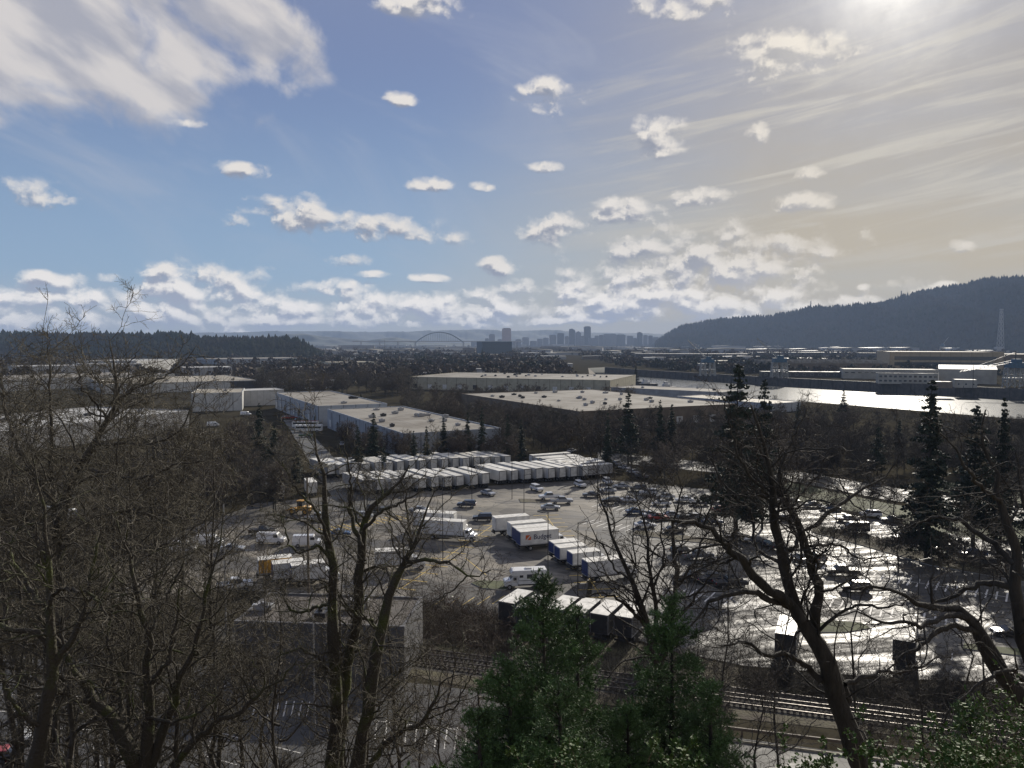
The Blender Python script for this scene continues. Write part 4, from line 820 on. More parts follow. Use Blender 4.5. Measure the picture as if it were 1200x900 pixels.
# semi trailers
m_trl = mat('trailer_side_shaded', (.50, .50, .49), .5, .4, .22, lo=.3, hi=.7)  # side grey kept low, the shade on the flanks is in the colour
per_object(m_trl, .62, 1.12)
m_trroof = mat('trailer_roof_lit', (.80, .77, .68), .45, .3, .6); per_object(m_trroof, .72, 1.12)  # roof colour raised above the sides to imitate sun on top
def make_trailer(label):
    e = empty('semi_trailer', (0, 0, 0), 0, label, 'trailer', 'white semi trailers in the rows'); L_, W, z0, z1 = 14.6, 2.5, 1.15, 4.05
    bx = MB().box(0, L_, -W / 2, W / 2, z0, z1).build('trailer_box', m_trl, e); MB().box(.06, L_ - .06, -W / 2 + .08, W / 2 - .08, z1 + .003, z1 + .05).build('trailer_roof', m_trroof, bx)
    mb = MB()
    for s in (-1, 1):
        for x in (-.03, ): mb.box(-.06, 0.0, s * (W / 2 - .06) - .06, s * (W / 2 - .06) + .06, z0, z1)
    mb.box(-.06, 0, -W / 2 + .12, W / 2 - .12, z1 - .14, z1).box(-.06, 0, -W / 2 + .12, W / 2 - .12, z0, z0 + .14); mb.build('end_frame', m_dark, e)
    mb = MB(); [mb.box(x, x + .05, s * (W / 2 + .015) - .013, s * (W / 2 + .015) + .013, z0 + .1, z1 - .1) for x in np.arange(.6, L_, 1.22) for s in (-1, 1)]; mb.build('side_ribs', m_grey, e)
    MB().box(-.035, -.005, -1.08, -.02, z0 + .18, z1 - .18).build('rear_door', m_offwhite, e); MB().box(-.035, -.005, .02, 1.08, z0 + .18, z1 - .18).build('rear_door', m_offwhite, e)
    MB().box(.1, L_ - .1, -.5, .5, .8, z0 - .003).box(-.1, .1, -1.1, 1.1, .45, .6).box(0, .1, -.7, -.6, .6, 1.1).box(0, .1, .6, .7, .6, 1.1).build('chassis', m_dark, e)
    for x in (1.1, 2.4):
        for s in (-1, 1): y0 = s * .65; y1 = s * 1.18; MB().wheel(x, min(y0, y1), max(y0, y1), .5, m=0, m2=1).build('wheel', [m_black, m_rim], e)
    for s in (-1, 1): MB().box(11.2, 11.35, s * .8 - .07, s * .8 + .07, .02, z0).build('landing_leg', m_dark, e)
    return e
tp = make_trailer('white semi trailer in the row'); first = [True]
def place_trailer(p, ang, label, s=1):
    o = tp if first[0] else copy_tree(tp); first[0] = False; o.location = p; o.rotation_euler = (0, 0, ang); o['label'] = label
    o.scale = (s * rs.choice((1, 1, 1, .96, .9)), 1, rs.choice((1, 1, 1.03, .97, .94)))
ORD = ['rightmost', 'second from the right', 'third from the right', 'fourth from the right', 'fifth from the right', 'sixth from the right', 'seventh from the right', 'eighth from the right', 'ninth from the right']
AV = math.atan2(.83, -.56)
A = g(686, 562.5); B = g(425, 578)
n = 19
for k in range(n):
    p = A.lerp(B, k / (n - 1)); jit = rs.uniform(-.6, .6); 
    if k == 8: continue
    p = p + Vector((-.56, .83, 0)) * (jit + (-3.5 if k > 8 else 0)); place_trailer((p.x, p.y, 0), AV + R(rs.uniform(-.8, .8)), (ORD[k] + ' white semi trailer of the long front row') if k < 9 else 'white semi trailer behind the bare trees in the left half of the front row', s=.93 if k == 9 else 1)
A = g(595, 548.5); B = g(388, 561)
for k in range(17):
    p = A.lerp(B, k / 16); place_trailer((p.x, p.y + rs.uniform(-.6, .6), 0), AV + R(rs.uniform(-.8, .8)), (ORD[k] + ' semi trailer of the shorter back row') if k < 5 else 'pale semi trailer in the left part of the back row')
for k in range(8):
    p = g(716, 557.5) + VD * (3.3 * k) - UD * 14.8 ; place_trailer((p.x, p.y, 0), AU, ['front trailer whose whole side shows, right of the front row', 'second trailer of the sideways stack right of the row', 'third trailer of the sideways stack right of the row', 'fourth trailer of the sideways stack', 'fifth trailer of the sideways stack', 'sixth trailer of the sideways stack', 'seventh trailer of the sideways stack', 'farthest trailer of the sideways stack'][k])
CARS = [('suv', 'white', 629, 575, -62, 'white suv standing before the front trailer row'), ('suv', 'white', 680, 570.5, -70, 'white suv at the right end of the front trailer row'), ('pickup', 'white', 644, 585, 190, 'white pickup behind the grey pickup in mid lot'), ('pickup', 'silver', 658, 590, 5, 'silver pickup just in front of the white pickup'), ('sedan', 'silver', 645, 597, 0, 'silver sedan nearest of the three in mid lot'),
 ('sedan', 'silver', 572, 580, -50, 'small silver car by the trailer row lamp post'), ('suv', 'dark blue', 547, 594, 175, 'dark suv in the lane left of the lamp post'), ('suv', 'black', 566, 610, 180, 'black suv parked left of the diagonal truck row'), ('sedan', 'silver', 490, 600, 170, 'silver car behind the long white trucks'), ('pickup', 'white', 372, 610, 10, 'white pickup by the yellow loader'), ('van', 'white', 318, 637, 0, 'white van in the left yard'), ('pickup', 'black', 308, 626, 5, 'black truck behind the white van'),
 ('suv', 'black', 716, 590, 178, 'black suv in the first lot row'), ('sedan', 'grey', 693, 582, 175, 'grey sedan at the left end of the first lot row'), ('sedan', 'silver', 712, 577, 175, 'silver sedan behind the black suv'), ('sedan', 'white', 735, 588, 170, 'white sedan right of the black suv'), ('suv', 'silver', 712, 567, -80, 'silver suv under the trailer stack shadow'),
 ('sedan', 'white', 765, 606, 5, 'white car left of the red one'), ('sedan', 'red', 772, 609, 5, 'red sedan in the second lot row'), ('sedan', 'silver', 788, 606, 5, 'silver car right of the red sedan'), ('sedan', 'blue', 745, 602, 5, 'dark blue car at the left of the second row'), ('suv', 'black', 805, 612, 5, 'black suv right in the second row'), ('sedan', 'white', 802, 588, 175, 'white sedan in the far middle row'), ('sedan', 'grey', 820, 592, 175, 'grey sedan in the far middle row'), ('sedan', 'silver', 780, 584, 175, 'silver hatch in the far middle row'), ('suv', 'white', 760, 580, 175, 'white suv in the far middle row'),
 ('sedan', 'white', 870, 574, 175, 'white sedan left of the thick dark crown'), ('suv', 'blue', 879, 593, 160, 'blue suv below the white sedan'), ('sedan', 'grey', 845, 580, 175, 'grey car under the dark crown'), ('sedan', 'black', 862, 632, 175, 'black car in the row left of the big trunk'), ('sedan', 'grey', 885, 636, 175, 'grey green car in the row left of the big trunk'), ('suv', 'dark blue', 903, 642, 100, 'dark blue suv beside the big trunk'), ('sedan', 'silver', 938, 657, 100, 'silver hatchback seen left of the fork'), ('suv', 'silver', 956, 657, 100, 'silver suv seen right of the fork'),
 ('pickup', 'black', 987, 674, 175, 'black pickup alone in the bright right lot'), ('suv', 'black', 1003, 693, 175, 'black suv alone nearest in the bright right lot'), ('van', 'black', 1002, 624, 175, 'black van by the planted island'), ('sedan', 'silver', 993, 611, 175, 'silver car behind the black van'), ('sedan', 'grey', 952, 594, 170, 'grey car at the far verge left'), ('sedan', 'blue', 973, 598, 170, 'blue car at the far verge middle'), ('sedan', 'black', 926, 590, 170, 'black car at the far verge under the crown'), ('sedan', 'silver', 915, 610, 170, 'silver car half hidden by the fork'),
 ('pickup', 'black', 812, 680, 8, 'black pickup left end of the dark truck line'), ('pickup', 'dark blue', 835, 683, 8, 'dark blue pickup in the middle of the dark truck line'), ('pickup', 'black', 856, 688, 8, 'black pickup right end of the dark truck line'), ('pickup', 'black', 830, 673, 8, 'black pickup behind the dark truck line'), ('suv', 'black', 800, 650, 8, 'black suv above the dark truck line'), ('pickup', 'grey', 818, 655, 8, 'grey pickup above the dark truck line'), ('sedan', 'black', 1183, 745, 175, 'black car at the far right of the lot'), ('suv', 'silver', 1080, 640, 175, 'silver suv behind the planted island'), ('sedan', 'grey', 1110, 646, 175, 'grey car behind the planted island'), ('sedan', 'silver', 1060, 633, 175, 'small silver car left of the silver suv at the island'),
 ('van', 'white', 327, 478, 80, 'white van by the four bay shed'), ('suv', 'red', 336, 491, 30, 'red suv by the long warehouse wall'), ('suv', 'red', 343, 491, 30, 'second red suv beside a dark one'), ('suv', 'black', 351, 494, 30, 'black suv beside the red ones'), ('suv', 'dark blue', 359, 495, 30, 'dark blue suv at the right of the wall row'), ('pickup', 'green', 358, 512, 10, 'green truck below the long wall'), ('sedan', 'silver', 401, 522, 100, 'silver car at the corner of the warehouse'), ('van', 'white', 288, 487, 0, 'white van on the yard by the concrete warehouse'), ('van', 'white', 250, 500, 10, 'white van left of the concrete warehouse foot'),
 ('van', 'white', 80, 608, 5, 'white van glimpsed through the left tree'), ('van', 'white', 62, 605, 5, 'white van farthest left through the tree'), ('sedan', 'white', 118, 614, 5, 'white car beside the vans in the left tree'), ('van', 'white', 245, 640, 5, 'white van seen through the middle left twigs'), ('sedan', 'silver', 272, 646, 5, 'silver car by the van in the left twigs'), ('sedan', 'silver', 335, 728, 10, 'silver car beyond the charcoal building'), ('van', 'silver', 318, 726, 10, 'silver van beyond the charcoal building'), ('sedan', 'silver', 670, 530, 60, 'silver car under the street trees'), ('sedan', 'grey', 612, 530, 60, 'grey car under the street firs'),
 ('sedan', 'silver', 722, 545, 120, 'silver car at the far right of the trailer stack'), ('sedan', 'white', 732, 550, 120, 'white car right of the trailer stack'), ('sedan', 'white', 742, 555, 120, 'second white car right of the trailer stack'), ('sedan', 'grey', 752, 560, 120, 'grey car right of the trailer stack'), ('sedan', 'blue', 1140, 652, 175, 'blue car right end behind the planted island'),
 ('sedan', 'silver', 728, 572, 175, 'silver sedan behind the first lot row, left part'),
 ('suv', 'grey', 748, 575, 175, 'grey suv behind the first lot row, right part'),
 ('sedan', 'white', 775, 592, 175, 'white sedan between first and second lot rows'),
 ('suv', 'silver', 818, 610, 5, 'silver suv at the right end of the second lot row'),
 ('sedan', 'blue', 835, 614, 5, 'blue sedan right of the silver suv in the second row'),
 ('sedan', 'white', 756, 618, 5, 'white sedan behind the tree on the lot island'),
 ('sedan', 'tan', 790, 624, 5, 'tan sedan just beyond the lot island'),
 ('sedan', 'red', 846, 600, 5, 'red sedan below the dark crown'),
 ('suv', 'white', 838, 588, 175, 'white suv under the dark crown'),
 ('sedan', 'silver', 905, 582, 170, 'silver sedan at the far verge under the crown'),
 ('suv', 'white', 1020, 606, 170, 'white suv at the far verge right part'),
 ('sedan', 'grey', 1045, 612, 170, 'grey sedan at the far verge right end'),
 ('van', 'white', 360, 640, 8, 'white van left of the three trunked oak'),
 ('sedan', 'blue', 398, 628, 8, 'blue sedan seen between the three trunks'),
 ('suv', 'silver', 425, 608, 8, 'silver suv before the left trailers'),
 ('pickup', 'white', 275, 690, 20, 'white pickup left of the yellow box truck'),
 ('van', 'white', 212, 648, 8, 'white van deep in the left thicket'),
 ('suv', 'black', 440, 600, 8, 'black suv before the left trailers')]
for c in CARS: car(*c)
# long white coaches by the warehouse wall
def coach(px, py, rz, label, stripe):
    e = empty('coach', g(px, py), rz, label, 'bus'); MB().box(-6, 6, -1.25, 1.25, .5, 3.1).build('body', m_white, e, bevel=.12)
    MB().box(-5.5, 5.6, -1.29, -1.26, 1.7, 2.5).box(-5.5, 5.6, 1.26, 1.29, 1.7, 2.5).build('window_strip', m_glass, e); MB().box(-5.9, 5.9, -1.1, 1.1, 3.105, 3.16).build('roof_stripe', stripe, e)
    for x in (-3.5, 3.8):
        for s in (-1, 1): y0 = s * .9; y1 = s * 1.28; MB().wheel(x, min(y0, y1), max(y0, y1), .5, m=0, m2=1).build('wheel', [m_black, m_rim], e)
coach(358, 501, R(0), 'white coach with reddish roof below the long warehouse wall', mat('red_roof', (.3, .06, .03), .5, .2, 1)); coach(362, 506, R(2), 'second white coach just nearer than the reddish roofed one', m_white)
# yellow loader
e = empty('wheel_loader', g(352, 602, .02), R(170), 'yellow wheel loader at the left end of the trailer yard', 'loader')
MB().box(-2.6, .4, -1, 1, .9, 1.9).box(.4, 2.4, -.7, .7, .7, 1.3).build('body', m_yel, e, bevel=.08); MB().box(-.9, .5, -.8, .8, 1.92, 3.1, tp=.85).build('cab', m_glass, e); MB().box(-1, .6, -.9, .9, 3.1, 3.2).build('cab_roof', m_yel, e)
MB().beam((1.2, -.6, 1.3), (3.4, -.6, .7), .15).beam((1.2, .6, 1.3), (3.4, .6, .7), .15).build('lift_arms', m_yel, e); MB().prism([(3.3, .2), (4.3, .15), (3.7, 1.0), (3.3, 1.2)], -1.3, 1.3).build('bucket', m_dark, e)
for x in (-1.7, 1.5):
    for s in (-1, 1): y0 = s * .75; y1 = s * 1.25; MB().wheel(x, min(y0, y1), max(y0, y1), .7, m=0, m2=1).build('wheel', [m_black, m_yel], e)
# small white tractor truck and red machine at the lower left
e = empty('tractor_unit', g(34, 893, .03), R(20), 'white day cab tractor unit in the lower left lot', 'truck')
MB().prism([(0, .7), (1.9, .7), (2.0, 1.4), (1.85, 1.85), (.95, 2.0), (.55, 2.9), (-.6, 2.95), (-.7, .7)], -1.1, 1.1).build('cab', m_white, e, bevel=.08)
MB().add([(.93, -.95, 2.05), (.93, .95, 2.05), (.6, .88, 2.8), (.6, -.88, 2.8)], [(0, 1, 2, 3)]).build('windscreen', m_glass, e)
for s in (-1, 1): MB().box(-.3, .4, min(s * 1.09, s * 1.12), max(s * 1.09, s * 1.12), 1.95, 2.7).build('side_window', m_glass, e); MB().beam((-.85, s * 1.0, 1), (-.85, s * 1.0, 3.5), .08, n=8).build('exhaust_stack', m_rim, e)
MB().box(-4, -.7, -.45, .45, .7, 1.0).box(-3.4, -1.2, -.6, .6, 1.0, 1.15).build('chassis', m_dark, e)
for x in (1.2, -2.2, -3.4):
    for s in (-1, 1): y0 = s * .7; y1 = s * 1.12; MB().wheel(x, min(y0, y1), max(y0, y1), .5, m=0, m2=1).build('wheel', [m_black, m_rim], e)
car('sedan', 'red', 6, 893, 15, 'red car at the very left edge beside the tractor unit')
# workboat moored at the near bank, river end
def boat(px, py, rz, label, L_=26, s=1):
    p = g(px, py, -9); e = empty('workboat', p, rz, label, 'boat', 'boats at the river end'); h = L_ / 2
    MB().add([(-h, -3.5, 0), (h * .6, -3.5, 0), (h, 0, 0), (h * .6, 3.5, 0), (-h, 3.5, 0), (-h, -4, 2.2), (h * .6, -4, 2.4), (h * 1.08, 0, 3.2), (h * .6, 4, 2.4), (-h, 4, 2.2)], [(4, 3, 2, 1, 0), (5, 6, 7, 8, 9), (0, 1, 6, 5), (1, 2, 7, 6), (2, 3, 8, 7), (3, 4, 9, 8), (4, 0, 5, 9)]).build('hull', m_dark, e)
    MB().box(-h * .3, h * .35, -2.5, 2.5, 2.3, 5).build('deckhouse', m_offwhite, e, bevel=.1); MB().box(-h * .1, h * .25, -1.8, 1.8, 5.0, 7.6).build('wheelhouse', m_offwhite, e, bevel=.1); MB().box(h * .25, h * .25 + .05, -1.5, 1.5, 6.1, 7.1).build('windows', m_glass, e)
    MB().beam((0, 0, 7.6), (0, 0, 15), .18).beam((-h * .5, 0, 2), (-h * .45, 0, 11), .25).beam((-h * .45, 0, 10.6), (-h * 1.0, 0, 8), .15).build('mast', m_dark, e)
boat(757, 452, R(200), 'dark workboat with white wheelhouse moored beyond the grey warehouse'); boat(781, 455.5, R(195), 'second dark workboat nearer the open water', 22); boat(743, 449, R(190), 'boat farthest up the river end', 24)
# ------------------------------------------------------------------ poles and lamps
m_pole = mat('weathered_timber_pole', (.15, .12, .085), .85, .3, .8); m_gal = mat('galvanised_pole', (.30, .30, .30), .5, .2, 1)
def pole(name, px, py, top, label, m, r=.16, arm=0, cat='pole', cross=False):
    p = g(px, py); d = p.y; h = at(px, top, d).z; e = empty(name, p, 0, label, cat, None)
    MB().beam((0, 0, 0), (0, 0, h), r, n=8, r2=r * .65).build('pole', m, e, smooth=False)
    if arm:
        MB().beam((0, 0, h - .2), (arm, 0, h + .1), .06).build('arm', m, e); MB().box(min(arm, arm * 1.3), max(arm, arm * 1.3), -.2, .2, h, h + .16).build('lamp_head', m_dark, e)
    if cross:
        MB().box(-1.3, 1.3, -.07, .07, h - .9, h - .72).build('crossarm', m, e)
        for x in (-1.1, -.5, .5, 1.1): MB().beam((x, 0, h - .72), (x, 0, h - .5), .05, n=6).build('insulator', m_grey, e)
    return e
pole('utility_pole', 362, 708, 560, 'tall brown timber pole beside the white box trucks', m_pole, .2)
pole('utility_pole', 369, 862, 708, 'slender pale pole rising in front of the charcoal building', m_gal, .11)
pole('utility_pole', 265, 742, 590, 'pale thin pole among the left twigs', m_gal, .12)
pole('utility_pole', 325, 760, 700, 'short pale pole behind the charcoal roof', m_gal, .1)
for px, py, top, arm, lab in ((614, 622, 556, 1.2, 'lamp post standing by the farthest truck of the diagonal row'), (553, 588, 532, -1.2, 'lamp post before the gap in the front trailer row'), (700, 600, 530, 1.2, 'lamp post in front of the sideways trailers'), (600, 585, 520, -1.2, 'lamp post between trailer row and suv'), (642, 720, 600, -1.2, 'thin post rising behind the left fir'), (677, 700, 612, 1.2, 'thin post by the near short truck'), (942, 742, 662, -1.2, 'lamp post by the small grass island'), (1075, 735, 655, 1.3, 'lamp post in the bright right lot'), (519, 660, 560, 1.2, 'lamp post right of the long white trucks'), (1023, 600, 540, -1.2, 'lamp post on the far verge'), (1147, 625, 560, 1.2, 'lamp post on the right verge'), (703, 500, 470, 1.2, 'lamp post at the brown warehouse wall')):
    pole('lamp_post', px, py, top, lab, m_dark, .09, arm, 'lamp post')
for px, py, top, lab in ((606, 425, 400, 'far timber pole left of the skyline'), (451, 425, 398, 'far tall stack in the haze left of the bridge'), (730, 438, 418, 'timber pole beyond the cream warehouse'), (1140, 456, 428, 'thin dark mast on the quay before the white workshop'), (1129, 462, 452, 'river pile post near the far bank'), (958, 452, 448, 'small mooring post on the river')):
    pole('utility_pole', px, py, top, lab, m_dark, .3, 0)
# ------------------------------------------------------------------ trees: growth in numpy
def nrm(a): return a / np.maximum(np.linalg.norm(a, axis=-1, keepdims=True), 1e-9)
def tubes(Pt, Rr, sides):
    n, k, _ = Pt.shape; T = np.zeros_like(Pt); T[:, 1:-1] = Pt[:, 2:] - Pt[:, :-2]; T[:, 0] = Pt[:, 1] - Pt[:, 0]; T[:, -1] = Pt[:, -1] - Pt[:, -2]; T = nrm(T)
    ov = nrm(Pt[:, -1] - Pt[:, 0]); ref = np.where(np.abs(ov[:, 2:3]) > .8, np.array([[1., .2, 0]]), np.array([[.1, 0, 1.]]))
    U = nrm(np.cross(T, ref[:, None])); W = np.cross(T, U); a = np.arange(sides) / sides * 2 * math.pi
    v = Pt[:, :, None] + Rr[:, :, None, None] * (U[:, :, None] * np.cos(a)[None, None, :, None] + W[:, :, None] * np.sin(a)[None, None, :, None])
    i = np.arange(n * k * sides).reshape(n, k, sides); j = np.roll(i, -1, 2)
    f = np.stack([i[:, :-1], j[:, :-1], j[:, 1:], i[:, 1:]], -1).reshape(-1, 4)
    return v.reshape(-1, 3), f
def merge(parts):
    vs, fs, b = [], [], 0
    for v, f in parts: vs.append(v); fs.append(f + b); b += len(v)
    return np.concatenate(vs), np.concatenate(fs)
def resample(pts, rad, K, jit=0.):
    pts = np.array(pts, float); rad = np.array(rad, float); n = len(pts)
    s = np.concatenate([[0], np.cumsum(np.linalg.norm(np.diff(pts, axis=0), axis=1))]); t = np.linspace(0, s[-1], K)
    # catmull-rom through the guides
    out = np.zeros((K, 3)); m = np.zeros_like(pts); m[1:-1] = (pts[2:] - pts[:-2]) / (s[2:] - s[:-2])[:, None]; m[0] = (pts[1] - pts[0]) / (s[1] - s[0]); m[-1] = (pts[-1] - pts[-2]) / (s[-1] - s[-2])
    for a in range(K):
        i = min(max(np.searchsorted(s, t[a]) - 1, 0), n - 2); h = s[i + 1] - s[i]; u = (t[a] - s[i]) / h
        out[a] = (2 * u**3 - 3 * u**2 + 1) * pts[i] + (u**3 - 2 * u**2 + u) * h * m[i] + (-2 * u**3 + 3 * u**2) * pts[i + 1] + (u**3 - u**2) * h * m[i + 1]
    if jit: out[1:-1] += rng.normal(0, jit, (K - 2, 3))
    return out, np.interp(t, s, rad)
def spawn(Pt, Rr, dens, lf, lmin, lmax, K, t0=.15, ang=(35, 75), up=.15, wig=.22, grav=0., rf=.55, rmin=.004, rlen=.012, cap=None, kfix=None):
    n, k, _ = Pt.shape; L_ = np.linalg.norm(np.diff(Pt, axis=1), axis=2).sum(1); cnt = rng.poisson(dens * L_) if kfix is None else np.full(n, kfix)
    idx = np.repeat(np.arange(n), cnt)
    if cap and len(idx) > cap: idx = rng.choice(idx, cap, replace=False)
    N_ = len(idx); t_ = t0 + (1 - t0) * rng.uniform(0, 1, N_) ** .8; q = t_ * (k - 1.001); i = q.astype(int); fr = (q - i)[:, None]
    p0 = Pt[idx, i] * (1 - fr) + Pt[idx, i + 1] * fr; pd = nrm(Pt[idx, i + 1] - Pt[idx, i]); pr = Rr[idx, i] * (1 - fr[:, 0]) + Rr[idx, i + 1] * fr[:, 0]
    per = nrm(np.cross(pd, rng.normal(0, 1, (N_, 3)))); th = np.radians(rng.uniform(*ang, N_))[:, None]
    d = nrm(pd * np.cos(th) + per * np.sin(th) + np.array([0, 0, up])); ln = np.clip(L_[idx] * lf * (1 - .55 * t_) * rng.uniform(.5, 1.25, N_), lmin, lmax)
    P2 = np.zeros((N_, K, 3)); P2[:, 0] = p0; st_ = (ln / (K - 1))[:, None]
    for a in range(1, K):
        d = nrm(d + rng.normal(0, wig, (N_, 3)) + np.array([0, 0, grav])); P2[:, a] = P2[:, a - 1] + d * st_ * rng.uniform(.8, 1.2, (N_, 1))
    rb = np.maximum(np.minimum(pr * rf, ln * rlen * rng.uniform(.7, 1.3, N_)), rmin); R2 = rb[:, None] * np.linspace(1, .35, K)[None]
    return P2, np.maximum(R2, rmin * .7)
def bare_tree(name, limbs, label, K=16, jit=.05, l1=(.9, .55), l2=(1.6, .5), l3=(2.6, .45), l4=None, group=None, mt=None, mc=None, rmin=.006, wig=.22, up=.12, base=None, caps=(400, 3000, 12000, 30000), sides=8, maxl=(3.2, 1.6, .8, .4), cat='tree'):
    """limbs: list of lists of ((x,y,z), radius)"""
    A_ = [resample([q[0] for q in lb], [q[1] for q in lb], K, jit) for lb in limbs]
    P0 = np.array([a[0] for a in A_]); R0 = np.array([a[1] for a in A_]); org = P0[0, 0].copy() if base is None else np.array(base)
    P0 = P0 - org
    # knobbly bark outline
    R0n = R0 * (1 + rng.normal(0, .07, R0.shape))
    P1, R1 = spawn(P0, R0, l1[0], l1[1], .5, maxl[0], 9, .2, up=up, wig=wig, rf=.45, rmin=rmin * 2, rlen=.016, cap=caps[0])
    P2, R2 = spawn(P1, R1, l2[0], l2[1], .35, maxl[1], 6, .12, up=up, wig=wig, rf=.6, rmin=rmin * 1.6, rlen=.014, cap=caps[1])
    P3, R3 = spawn(P2, R2, l3[0], l3[1], .2, maxl[2], 4, .1, up=up * .7, wig=wig, rf=.6, rmin=rmin, rlen=.011, cap=caps[2])
    e = empty(name, tuple(org), 0, label, cat, group)
    v, f = merge([tubes(P0, R0n, sides), tubes(P1, R1, 5)]); np_mesh('trunk', v, f, mt or m_bark, e, smooth=True)
    tw = [tubes(P2, R2, 3), tubes(P3, R3, 3)]
    if l4:
        P4, R4 = spawn(P3, R3, l4[0], l4[1], .1, maxl[3], 3, .1, up=up * .5, wig=wig, rf=.7, rmin=rmin * .8, rlen=.012, cap=caps[3]); tw.append(tubes(P4, R4, 3))
    v, f = merge(tw); np_mesh('crown', v, f, mc or m_twig, e); return e
def L(d, *pts):                    # guide: (px, py, radius[, extra depth])
    return [(tuple(at(q[0], q[1], d + (q[3] if len(q) > 3 else 0))), q[2] * RS) for q in pts]
RS = .82
m_barkd = mat('dark_bark', (.05, .045, .036), .9, .5, 3, (1, 1, .3), bump=.8, bscale=14)  # darker copy of the bark, shaded side of backlit trunks painted in
m_twigd = mat('dark_twig', (.055, .045, .034), .85, .45, .6)  # darker twig copy, shade of the backlit crowns put into the colour
# --- big dark tree on the right
D = 25
bare_tree('bare_tree', [
 L(D, (1035, 960, .50), (1015, 905, .44), (985, 830, .40), (965, 770, .36), (945, 735, .30), (930, 702, .25), (918, 665, .20), (913, 635, .17), (904, 600, .14, -.4), (902, 560, .11, -.6), (893, 520, .08, -.8), (880, 475, .04, -1)),
 L(D + .3, (992, 822, .30), (976, 788, .26), (957, 745, .24), (955, 712, .22), (960, 690, .20), (950, 660, .18), (938, 622, .15), (925, 598, .12), (912, 575, .09), (900, 540, .06, .5), (912, 500, .03, .8)),
 L(D - .3, (940, 728, .24), (925, 708, .20), (898, 688, .19, -.5), (865, 652, .15, -1), (848, 635, .12, -1.3), (824, 617, .09, -1.5), (800, 608, .06, -1.8), (765, 612, .03, -2)),
 L(D, (945, 735, .20), (925, 712, .14), (900, 702, .12, -.6), (875, 694, .10, -1), (850, 697, .08, -1.2), (828, 708, .06, -1.5), (808, 735, .035, -1.8)),
 L(D, (962, 797, .16), (948, 783, .12), (925, 770, .10, -.5), (898, 768, .08, -1), (872, 752, .05, -1.4), (845, 757, .03, -1.6)),
 L(D, (990, 802, .12), (1030, 788, .08, .5), (1062, 786, .06, .8), (1100, 770, .03, 1)),
 L(D, (955, 712, .14), (940, 623, .05, .1), (957, 613, .09, .3), (978, 598, .08, .6), (992, 586, .07, 1), (1017, 570, .05, 1.2), (1042, 553, .03, 1.5), (1060, 520, .015, 1.6))[1:],
 L(D, (940, 625, .09), (915, 560, .07, .6), (925, 520, .05, .8), (945, 480, .03, 1)), L(D, (918, 650, .1), (935, 635, .08, 1), (925, 600, .06, 1.5), (955, 560, .04, 1.8), (975, 520, .02, 2)),
 L(D, (918, 662, .09), (885, 640, .07, 1.2), (878, 600, .06, 1.5), (850, 570, .04, 1.8), (830, 530, .02, 2)), L(D, (912, 590, .08), (880, 560, .06, -1), (860, 520, .04, -1.4), (850, 470, .02, -1.5)),
 L(D, (957, 740, .08), (985, 718, .06, -.5), (1010, 708, .05, -1), (1040, 712, .04, -1.4), (1075, 700, .02, -1.6)), L(D, (865, 652, .06, -1), (845, 660, .05, -1), (830, 655, .04, -1), (805, 668, .02, -1)),
 L(D, (950, 640, .07), (985, 640, .05, 1), (1010, 655, .035, 1.2), (1035, 650, .02, 1.3))],
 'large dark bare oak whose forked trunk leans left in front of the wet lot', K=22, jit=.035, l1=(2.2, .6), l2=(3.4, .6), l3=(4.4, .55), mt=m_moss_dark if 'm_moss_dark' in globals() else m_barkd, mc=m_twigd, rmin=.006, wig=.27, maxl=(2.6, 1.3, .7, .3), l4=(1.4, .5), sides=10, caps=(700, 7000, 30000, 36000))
# --- tree at the right edge
D = 21
bare_tree('bare_tree', [
 L(D, (1260, 940, .46), (1225, 860, .36), (1195, 815, .31), (1166, 780, .27), (1147, 742, .23), (1134, 722, .18), (1120, 712, .14), (1085, 712, .10, -.4), (1060, 697, .07, -.8), (1030, 690, .05, -1), (1000, 690, .025, -1.2)),
 L(D, (1225, 840, .30), (1205, 770, .24), (1192, 720, .20), (1188, 690, .18), (1192, 650, .16), (1180, 615, .13), (1170, 580, .10), (1166, 550, .07), (1150, 510, .04), (1155, 480, .02)),
 L(D, (1136, 724, .13), (1110, 722, .08, -.5), (1080, 735, .07, -.8), (1066, 730, .06, -1), (1030, 730, .045, -1.2), (1010, 716, .03, -1.4), (980, 722, .015, -1.5)),
 L(D, (1147, 742, .12), (1120, 734, .10, -.3), (1100, 739, .08, -.5), (1078, 758, .06, -.8), (1060, 768, .04, -.9), (1035, 788, .02, -1)),
 L(D, (1192, 690, .12), (1160, 682, .10, .3), (1135, 690, .08, .5), (1110, 702, .06, .7), (1082, 712, .03, .8)), L(D, (1188, 660, .12), (1155, 632, .09, .6), (1125, 612, .07, 1), (1090, 608, .045, 1.4), (1060, 620, .02, 1.6)),
 L(D, (1200, 760, .1), (1215, 700, .1, 1), (1215, 640, .08, 1), (1200, 590, .06, 1), (1190, 530, .03, 1)), L(D, (1172, 590, .07), (1140, 560, .06, -1), (1120, 530, .04, -1.2), (1100, 500, .02, -1.4)),
 L(D, (1205, 800, .1), (1180, 785, .07, -1), (1150, 800, .05, -1.5), (1120, 830, .03, -1.8))],
 'dark bare oak at the right edge with long level limbs', K=20, jit=.03, l1=(1.6, .6), l2=(2.8, .55), l3=(3.8, .5), mt=m_barkd, mc=m_twigd, rmin=.005, wig=.27, maxl=(2.2, 1.1, .6, .3), l4=(1.2, .5), sides=10, caps=(450, 4000, 15000, 20000))
